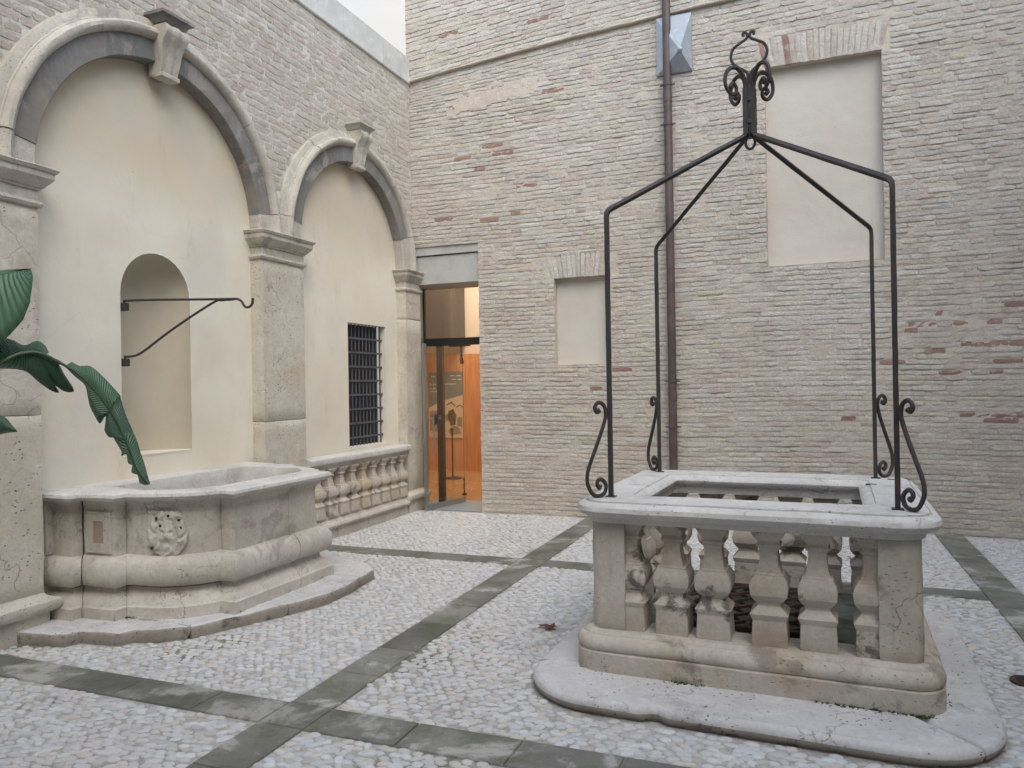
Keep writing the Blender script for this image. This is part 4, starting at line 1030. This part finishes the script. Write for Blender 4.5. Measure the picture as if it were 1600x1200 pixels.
b.v = [(-w_, .01, -h_), (w_, .01, -h_), (w_, .01, h_), (-w_, .01, h_), (-w_, -.035, -h_), (w_, -.035, -h_), (w_, -.035, h_), (-w_, -.035, h_), (.085, -.18, -.13)]
b.f = [(0, 1, 5, 4), (1, 2, 6, 5), (2, 3, 7, 6), (3, 0, 4, 7), (4, 5, 8), (5, 6, 8), (6, 7, 8), (7, 4, 8)]; b.mi = [0]*8; b.build('hood', MAT['zinc'], hd_, smooth=False)
b = MB(); b.tube([(.085, -.15, -.13), (.085, -.20, -.13), (.085, -.21, -.13)], .025, 10, rads=[.028, .028, .015]); b.build('spout', MAT['zinc'], hd_)

# ------------------------------------------------------------------ door and interior
door = empty('glass_door', (-4.40, 9.0, 0), label='glass entrance door standing open in the corner under a grey metal lintel', cat='door')
dl = lambda x, y, z: (x+4.40, y-9.0, z)
b = MB(); b.box(dl(-4.86, 8.84, 2.94), dl(-3.80, 9.40, 3.30)); b.box(dl(-4.86, 8.815, 3.315), dl(-3.80, 9.40, 3.43)); b.build('lintel_panel', MAT['grey_panel'], door, smooth=False)
b = MB(); b.add([dl(-4.775, 8.78, 0), dl(-4.90, 9.32, 0), dl(-4.90, 9.32, 3.42), dl(-4.775, 8.78, 3.42), dl(-4.80, 8.775, 0), dl(-4.95, 9.32, 0), dl(-4.95, 9.32, 3.42), dl(-4.80, 8.775, 3.42)], [(0, 1, 2, 3), (7, 6, 5, 4), (0, 3, 7, 4), (3, 2, 6, 7)]); b.build('jamb', MAT['jamb'], door, smooth=False)
b = MB(); b.box(dl(-4.92, 9.28, 2.16), dl(-3.80, 9.34, 2.26)); b.build('transom', MAT['dark_frame'], door, smooth=False)
b = MB(); b.box(dl(-4.70, 9.27, 0.0), dl(-4.61, 9.33, 2.16)); b.build('frame_post', MAT['dark_frame'], door, smooth=False)
b = MB(); b.box(dl(-4.905, 9.28, 2.26), dl(-4.875, 9.33, 2.95)); b.box(dl(-4.905, 9.28, 0), dl(-4.88, 9.33, 2.16)); b.build('side_frame', MAT['dark_frame'], door, smooth=False)
b = MB(); b.box(dl(-4.875, 9.30, 2.26), dl(-3.80, 9.308, 2.94)); b.build('fanlight_pane', MAT['glass'], door, smooth=False)
b = MB(); b.box(dl(-4.86, 8.80, -.02), dl(-3.80, 9.6, .017)); b.build('threshold', MAT['jamb'], door, smooth=False)
A0, B0 = Vector((-4.565, 8.64, 0)), Vector((-4.40, 9.48, 0)); dd = (B0-A0).normalized(); nn_ = Vector((dd.y, -dd.x, 0))
def leaf_box(s0, s1, z0, z1, th, nm, mat, off=0):
    b = MB(); P4 = [A0+dd*s0+nn_*th/2+nn_*off, A0+dd*s1+nn_*th/2+nn_*off, A0+dd*s1-nn_*th/2+nn_*off, A0+dd*s0-nn_*th/2+nn_*off]
    v = [dl(p.x, p.y, z0) for p in P4]+[dl(p.x, p.y, z1) for p in P4]
    b.add(v, [(0, 3, 2, 1), (4, 5, 6, 7), (0, 1, 5, 4), (1, 2, 6, 5), (2, 3, 7, 6), (3, 0, 4, 7)]); return b.build(nm, mat, door, smooth=False)
lfp = leaf_box(.045, .85, .08, 2.14, .010, 'door_pane', MAT['glass'])
leaf_box(0, .045, .02, 2.16, .035, 'door_stile', MAT['steel']).parent = lfp; leaf_box(0.045, .86, .02, .085, .03, 'bottom_rail', MAT['steel']).parent = lfp
for off in (-.06, .06):
    b = MB(); p = A0+dd*.12+nn_*off; q = A0+dd*.12
    b.tube([dl(p.x, p.y, .72), dl(p.x, p.y, 1.30)], .010, 8)
    for z in (.82, 1.2): b.tube([dl(p.x, p.y, z), dl(q.x, q.y, z)], .007, 6)
    b.build('door_handle', MAT['steel'], lfp)
b = MB(); b.box(dl(-4.695, 9.255, 1.05), dl(-4.60, 9.268, 1.235)); b.build('notice', MAT['sticker'], door, smooth=False)
for z, w_ in ((1.205, .035), (1.185, .045), (1.165, .04)):
    b = MB(); b.box(dl(-4.65-w_/2, 9.251, z-.002), dl(-4.65+w_/2, 9.2545, z+.002)); b.build('notice_line', MAT['print_white'], door, smooth=False)

room = empty('interior_room', (-5.5, 11, 0), label='warm lit foyer with orange wood panelling seen through the open glass door', cat='room')
rl_ = lambda x, y, z: (x+5.5, y-11, z)
b = MB(); b.box(rl_(-8.2, 9.36, -.1), rl_(-3.0, 13.3, .008)); b.build('floor', MAT['floor_in'], room, smooth=False)
b = MB(); b.box(rl_(-8.2, 13.15, 0), rl_(-3.0, 13.3, 4.6)); b.build('rear_wall', MAT['white_in'], room, smooth=False)
b = MB(); b.box(rl_(-8.3, 9.4, 0), rl_(-8.2, 13.3, 4.6)); b.box(rl_(-3.0, 9.36, 0), rl_(-2.9, 13.3, 4.6)); b.build('side_wall', MAT['white_in'], room, smooth=False)
b = MB(); b.box(rl_(-8.3, 9.36, 4.6), rl_(-2.9, 13.3, 4.7)); b.build('ceiling', MAT['white_in'], room, smooth=False)
b = MB(); b.box(rl_(-8.3, 9.36, 0), rl_(-4.96, 9.42, 4.6)); b.box(rl_(-3.80, 9.36, 0), rl_(-2.9, 9.42, 4.6)); b.box(rl_(-4.96, 9.42, 3.44), rl_(-3.8, 9.5, 4.6)); b.build('front_wall', MAT['white_in'], room, smooth=False)
for x0, x1, y in ((-7.6, -6.9, 13.0), (-6.895, -5.985, 13.0), (-5.98, -5.62, 13.0), (-5.615, -4.6, 12.94)):
    b = MB(); b.box(rl_(x0, y, .0), rl_(x1, y+.04, 2.21)); b.build('wood_panel', MAT['wood'], room, smooth=False)
b = MB(); b.box(rl_(-6.63, 12.5, 2.42), rl_(-6.02, 13.1, 4.5)); b.build('brown_bulkhead', MAT['brown_in'], room, smooth=False)
pos = empty('poster', (-6.4, 12.985, 1.26), label='large exhibition poster with grey top and sepia photograph on the orange wood panelling', cat='poster')
b = MB(); b.box((-.36, -.0, -.63), (.36, .01, .62)); b.build('sheet', MAT['poster_grey'], pos, smooth=False)
def flat(pts, nm, mat, dy, parent=pos):
    b = MB(); n = len(pts); b.v = [(x, -dy, z) for x, z in pts]+[(x, -dy+.0015, z) for x, z in pts]; b.f = [tuple(range(n)), tuple(reversed(range(n, 2*n)))]+[(k, n+k, n+(k+1) % n, (k+1) % n) for k in range(n)]; b.mi = [0]*len(b.f); return b.build(nm, mat, parent, smooth=False)
flat([(-.36, -.63), (.36, -.63), (.36, .18), (-.10, .06), (-.36, -.06)], 'photo_print', MAT['poster_cream'], .002)
for pts, m in (([(-.34, -.5), (-.12, -.52), (-.10, -.1), (-.34, -.12)], 'poster_mid'), ([(.02, .0), (.12, .06), (.2, -.02), (.2, -.04), (.12, .03), (.02, -.02)], 'poster_brown'), ([(.22, -.04), (.3, .0), (.36, -.04), (.36, -.06), (.3, -.02), (.22, -.06)], 'poster_brown'),
               ([(.06, -.12), (.16, -.08), (.22, -.2), (.2, -.38), (.1, -.4), (.04, -.24)], 'poster_brown'), ([(-.02, -.2), (.06, -.16), (.08, -.3), (.0, -.32)], 'poster_mid'), ([(.24, -.24), (.34, -.24), (.34, -.42), (.24, -.40)], 'poster_mid'),
               ([(.04, -.5), (.14, -.4), (.26, -.42), (.32, -.54), (.1, -.58)], 'poster_mid'), ([(-.3, -.2), (-.2, -.16), (-.16, -.34), (-.24, -.4)], 'poster_brown')):
    flat(pts, 'photo_shape', MAT[m], .004)
def text(line, size, loc, parent, mat, ext=.001):
    x = loc[0]
    for wd in line.split():
        cu = bpy.data.curves.new('word', 'FONT'); cu.body = wd; cu.size = size; cu.extrude = ext; cu.resolution_u = 2
        o = bpy.data.objects.new('tmp', cu); COL.objects.link(o); dg = bpy.context.evaluated_depsgraph_get(); me = bpy.data.meshes.new_from_object(o.evaluated_get(dg)); bpy.data.objects.remove(o)
        me.name = 'word'; me.materials.clear(); me.materials.append(mat); q = bpy.data.objects.new('word', me); COL.objects.link(q); q.parent = parent; q.location = (x, loc[1], loc[2]); q.rotation_euler = (pi/2, 0, 0)
        x += max(v.co.x for v in me.vertices)+size*.28
text('A, tra passato e futuro', .062, (-.335, -.004, .375), pos, MAT['print_white'])
text('e a dei', .05, (-.335, -.004, .30), pos, MAT['print_white']); text("un'immagine      nesso", .036, (-.335, -.004, .245), pos, MAT['print_white'])
for x, z in ((-.30, .53), (-.1, .53), (.1, .54), (.24, .54), (.14, .47), (.26, .47)): flat([(x, z), (x+.09, z), (x+.09, z+.014), (x, z+.014)], 'logo_line', MAT['print_white'], .004)
for k in range(6): flat([(-.33, -.52-.02*k), (-.16, -.52-.02*k), (-.16, -.512-.02*k), (-.33, -.512-.02*k)], 'print_line', MAT['poster_cream'], .006)
st = empty('barrier_post', (-5.75, 11.9, .008), label='thin black barrier post with a round foot in front of the poster', cat='barrier')
b = MB(); b.tube([(0, 0, 0), (0, 0, .012), (0, 0, .03)], .16, 24, rads=[.17, .17, .05]); b.build('foot', MAT['dark_frame'], st); b = MB(); b.tube([(0, 0, .02), (0, 0, .84)], .014, 10); b.build('pole', MAT['dark_frame'], st); b = MB(); b.tube([(0, 0, .83), (0, 0, .87)], .03, 10); b.build('cap', MAT['dark_frame'], st)
st2 = empty('door_stop', (-4.72, 10.15, .008), label='small black floor stop standing just inside the doorway', cat='door stop')
b = MB(); b.tube([(0, 0, 0), (0, 0, .26)], .014, 8); b.build('pin', MAT['dark_frame'], st2); b = MB(); b.tube([(0, 0, 0), (0, 0, .02)], .04, 10); b.build('foot', MAT['dark_frame'], st2)
tl = empty('track_spotlight', (-4.85, 10.4, 2.10), label='black track spotlight hanging above the doorway inside', cat='spotlight')
b = MB(); b.tube([(0, 0, .11), (0, 0, -.10)], .018, 8); b.build('stem', MAT['dark_frame'], tl); b = MB(); b.tube([(0, 0, -.08), (.02, -.02, -.15)], .032, 10); b.build('head', MAT['dark_frame'], tl); b = MB(); b.box((-.2, -.02, .105), (.15, .02, .13)); b.build('track', MAT['dark_frame'], tl)
lp = empty('ceiling_lamp', (-5.2, 11.6, 4.5), label='warm glowing ceiling lamp panel inside the foyer', cat='lamp')
b = MB(); b.box((-.45, -.3, -.03), (.45, .3, .02)); b.build('lamp_panel', MAT['lamp'], lp, smooth=False)
ld = bpy.data.lights.new('foyer_lamp', 'AREA'); ld.energy = 42; ld.size = 1.6; ld.color = (1, .8, .6); lo = bpy.data.objects.new('foyer_lamp', ld); COL.objects.link(lo); lo.parent = lp; lo.location = (0, 0, -.06)

# ------------------------------------------------------------------ strap-leaved plant at the left
def cpt(x, y, w):
    d = fwd*F+Rv*(x-800)+Uv*(600-y); d = d/d.dot(fwd); return Vector((0, 0, CAMH))+d*w
plant = empty('potted_plant', (-3.15, 1.75, 0), label='broad leaved green plant reaching in from the left edge with one long drooping torn leaf', cat='plant')
PO = Vector((-3.15, 1.75, 0))
def blade(rows, nm='leaf', fold=.03):
    """rows = [(rib xyz, left xyz, right xyz)] world space"""
    b = MB(); K = 5; ve = []
    for r, (rb_, l, rt) in enumerate(rows):
        for k in range(-K, K+1):
            f_ = abs(k)/K; tgt = l if k < 0 else rt; p = rb_.lerp(tgt, f_); p = p-fwd*(fold*sin(f_*pi)*.7)
            b.v.append(tuple(p-PO)); ve.append(r/len(rows)*3+f_*.5)
    n = 2*K+1
    b.f = [(r*n+k, r*n+k+1, (r+1)*n+k+1, (r+1)*n+k) for r in range(len(rows)-1) for k in range(n-1)]; b.mi = [0]*len(b.f)
    o = b.build(nm, MAT['leaf'], plant, 180); at_ = o.data.attributes.new('vein', 'FLOAT', 'POINT'); at_.data.foreach_set('value', ve)
    m = o.modifiers.new('thick', 'SOLIDIFY'); m.thickness = .0015
    return o
def res(pts, n):
    pp = smooth_path(pts, 10); return [pp[int(i*(len(pp)-1)/(n-1))] for i in range(n)]
W1 = 2.75
# big upper leaf
rib = res([cpt(-190, 560, 2.6), cpt(-120, 500, 2.65), (cpt(-50, 452, 2.7)), cpt(10, 428, W1), cpt(49, 421, W1+.03)], 14)
lo_ = res([cpt(-190, 575, 2.6), cpt(-110, 610, 2.62), cpt(-30, 560, 2.66), cpt(36, 500, 2.72), cpt(51, 440, W1), cpt(49, 422, W1+.03)][:], 14)
hi_ = res([cpt(-190, 545, 2.62), cpt(-110, 450, 2.75), cpt(-45, 430, 2.8), cpt(10, 421, 2.8), cpt(49, 420, W1+.03)], 14)
blade(list(zip(rib, hi_, lo_)), fold=.02)
# long drooping leaf: outer torn blade
R2 = [(-60, 600), (0, 567), (30, 553), (60, 551), (90, 565), (120, 583), (150, 612), (180, 655), (200, 698), (215, 735), (232, 757)]
rib2 = smooth_path([cpt(x, y, 2.72+.0012*max(0, x)) for x, y in R2], 8)
b = MB(); n = len(rib2); b.tube([p-PO for p in rib2], .006, 6, rads=[lerp(.0085, .002, i/n) for i in range(n)]); b.build('leaf_rib', MAT['stem'], plant)
def px_blade(tri, w0, nm='leaf', fold=.02):
    rows = []
    for (r_, l, rt) in tri:
        f = lambda p, e: cpt(p[0], p[1], w0+.0012*max(0, p[0])+e)
        rows.append((f(r_, 0), f(l, .03), f(rt, .035)))
    # resample smoothly
    A = [smooth_path([q[k] for q in rows], 5) for k in range(3)]
    blade(list(zip(*A)), nm, fold)
px_blade([((105, 574), (104, 570), (112, 566)), ((122, 585), (118, 588), (124, 572)), ((140, 602), (133, 600), (142, 573)), ((152, 616), (138, 622), (162, 590)), ((163, 630), (142, 637), (178, 607)), ((172, 643), (152, 656), (188, 618)), ], 2.72)
px_blade([((163, 630), (142, 637), (178, 607)), ((168, 637), (150, 652), (187, 618)), ((172, 643), (157, 661), (189, 625)), ((175, 648), (166, 642), (193, 640))], 2.722)
px_blade([((172, 643), (167, 642), (189, 626)), ((180, 656), (165, 662), (196, 648)), ((186, 668), (164, 673), (203, 664)), ((190, 677), (171, 683), (208, 676)), ((195, 690), (176, 680), (214, 690))], 2.722)
px_blade([((190, 677), (176, 681), (208, 676)), ((198, 694), (190, 705), (214, 690)), ((201, 702), (190, 712), (217, 700)), ((205, 712), (198, 709), (221, 712)), ((209, 722), (201, 724), (225, 724)), ((213, 731), (208, 722), (228, 735)), ((216, 738), (206, 738), (231, 745)), ((220, 745), (216, 736), (232, 750)), ((224, 750), (219, 754), (234, 754)), ((231, 757), (229, 757), (233, 757))], 2.722)
# lower lobes near the stalk
px_blade([((4, 566), (-20, 575), (4, 566)), ((20, 557), (35, 578), (18, 557)), ((38, 552), (60, 596), (38, 552)), ((52, 550), (80, 610), (50, 550)), ((60, 551), (92, 613), (58, 551)), ((66, 553), (84, 603), (64, 553))], 2.73)
px_blade([((62, 552), (84, 600), (60, 551)), ((68, 554), (100, 611), (68, 553)), ((74, 557), (114, 612), (74, 556)), ((82, 561), (113, 605), (84, 560)), ((90, 565), (100, 585), (92, 563)), ((96, 568), (94, 573), (97, 567))], 2.731)
px_blade([((0, 567), (0, 567), (-30, 525)), ((15, 559), (15, 560), (0, 527)), ((32, 552), (32, 553), (20, 532)), ((45, 550), (45, 551), (38, 540)), ((56, 550), (56, 551), (57, 533)), ((66, 552), (66, 553), (70, 540)), ((74, 556), (74, 557), (76, 552))], 2.735)
px_blade([((-40, 664), (-40, 640), (-40, 690)), ((-15, 662), (-10, 646), (-10, 682)), ((5, 664), (8, 652), (4, 678)), ((16, 668), (17, 662), (16, 676)), ((27, 674), (27, 673), (27, 675))], 2.6)
for tgt in (cpt(-60, 600, 2.72), cpt(-190, 560, 2.6), cpt(-40, 664, 2.6)):
    b = MB(); base_ = Vector((-3.15, 1.75, .45)); m_ = base_.lerp(tgt, .55)+Vector((0, 0, .12))
    b.tube([p-PO for p in smooth_path([base_, m_, tgt], 8)], .013, 8); b.build('stalk', MAT['stem'], plant)
b = MB(); pr = [(.16, 0), (.21, .4), (.235, .4), (.235, .46), (.21, .46), (.2, .42)]
for (r_, z) in pr: b.v += [(r_*cos(2*pi*k/24), r_*sin(2*pi*k/24), z) for k in range(24)]
b.f = [(j*24+k, j*24+(k+1) % 24, (j+1)*24+(k+1) % 24, (j+1)*24+k) for j in range(5) for k in range(24)]+[tuple(5*24+k for k in range(24))]; b.mi = [0]*len(b.f); b.build('pot', MAT['pot'], plant)

# ------------------------------------------------------------------ small things on the ground
dc = empty('drain_cover', (1.06, 4.67, 0), label='small round rusty drain cover among the pebbles at the right edge', cat='drain')
b = MB(); b.tube([(0, 0, 0), (0, 0, .010), (0, 0, .014)], .08, 20, rads=[.085, .085, .07]); b.build('lid', MAT['rust'], dc)
for k in range(-2, 3):
    b = MB(); b.box((-.055, k*.024-.005, .0135), (.055, k*.024+.005, .018)); b.build('rib', MAT['iron'], dc, smooth=False)
dlv = empty('fallen_leaves', (-1.60, 4.71, .01)); tag(dlv, 'small heap of dark red fallen leaves in a gap of the pebbles left of the well', 'leaves')
for k in range(7):
    b = MB(); a = random.uniform(0, 6.3); cx, cy = random.uniform(-.05, .05), random.uniform(-.035, .035); L = random.uniform(.03, .045)
    b.v = [(-L, 0, 0), (-L*.3, L*.35, .006), (L*.5, L*.3, .004), (L, 0, .01), (L*.5, -L*.3, .002), (-L*.3, -L*.35, .004), (0, 0, .010)]; b.f = [(6, k2, (k2+1) % 6) for k2 in range(6)]; b.mi = [0]*6
    o = b.build('dry_leaf', MAT['dead_leaf'], dlv); o.location = (cx, cy, random.uniform(0, .012)); o.rotation_euler = (random.uniform(-.3, .3), random.uniform(-.3, .3), a)
def weeds(name, spots, label, n):
    b = MB(); r = random.Random(3)
    for (x, y, z) in spots:
        for k in range(n):
            a = r.uniform(0, 6.3); L = r.uniform(.008, .022); bx, by = x+r.gauss(0, .02), y+r.gauss(0, .006); h = z+r.uniform(.002, .016)
            dx, dy = cos(a)*L, sin(a)*L
            b.add([(bx, by, z), (bx+dx*.5-dy*.4, by+dy*.5+dx*.4, h), (bx+dx, by+dy, h+.002), (bx+dx*.5+dy*.4, by+dy*.5-dx*.4, h)], [(0, 1, 2, 3)])
    o = b.build(name, MAT['weed']); tag(o, label, kind='stuff')
sp_ = []
for k in range(16):
    u = lerp(.36, .80, k/15); sp_.append((*wloc(u, -.80), .075))
for k in range(5): sp_.append((*wloc(.87, -.62+.03*k), .075))
for k in range(5): sp_.append((*wloc(-.34+.03*k, -.80), .075))
weeds('weeds', sp_, 'low green weeds growing in the joint under the well plinth', 16)
weeds('weeds', [(-4.27, 3.78, .09), (-4.25, 3.78, .09), (-3.66, 4.10, .09), (-3.63, 4.13, .09)], 'tiny weeds sprouting at the foot of the wall basin', 10)

# ------------------------------------------------------------------ unseen courtyard walls, added to enclose the light
oth = empty('added_courtyard_wall', (4.5, 3, 0), label='plain pale rendered wall added out of view opposite the arches to shade the courtyard', cat='wall')
b = MB(); b.box((0, -7, 0), (.3, 6.1, 8.4)); b.build('wall_face', MAT['mortar_b'], oth, smooth=False)
ot2 = empty('added_courtyard_wall', (0, -3.6, 0), label='plain pale rendered wall added out of view opposite the tall brick wall to shade the courtyard', cat='wall')
b = MB(); b.box((-5.1, -.3, 0), (5.5, 0, 8.4)); b.build('wall_face', MAT['mortar_b'], ot2, smooth=False)
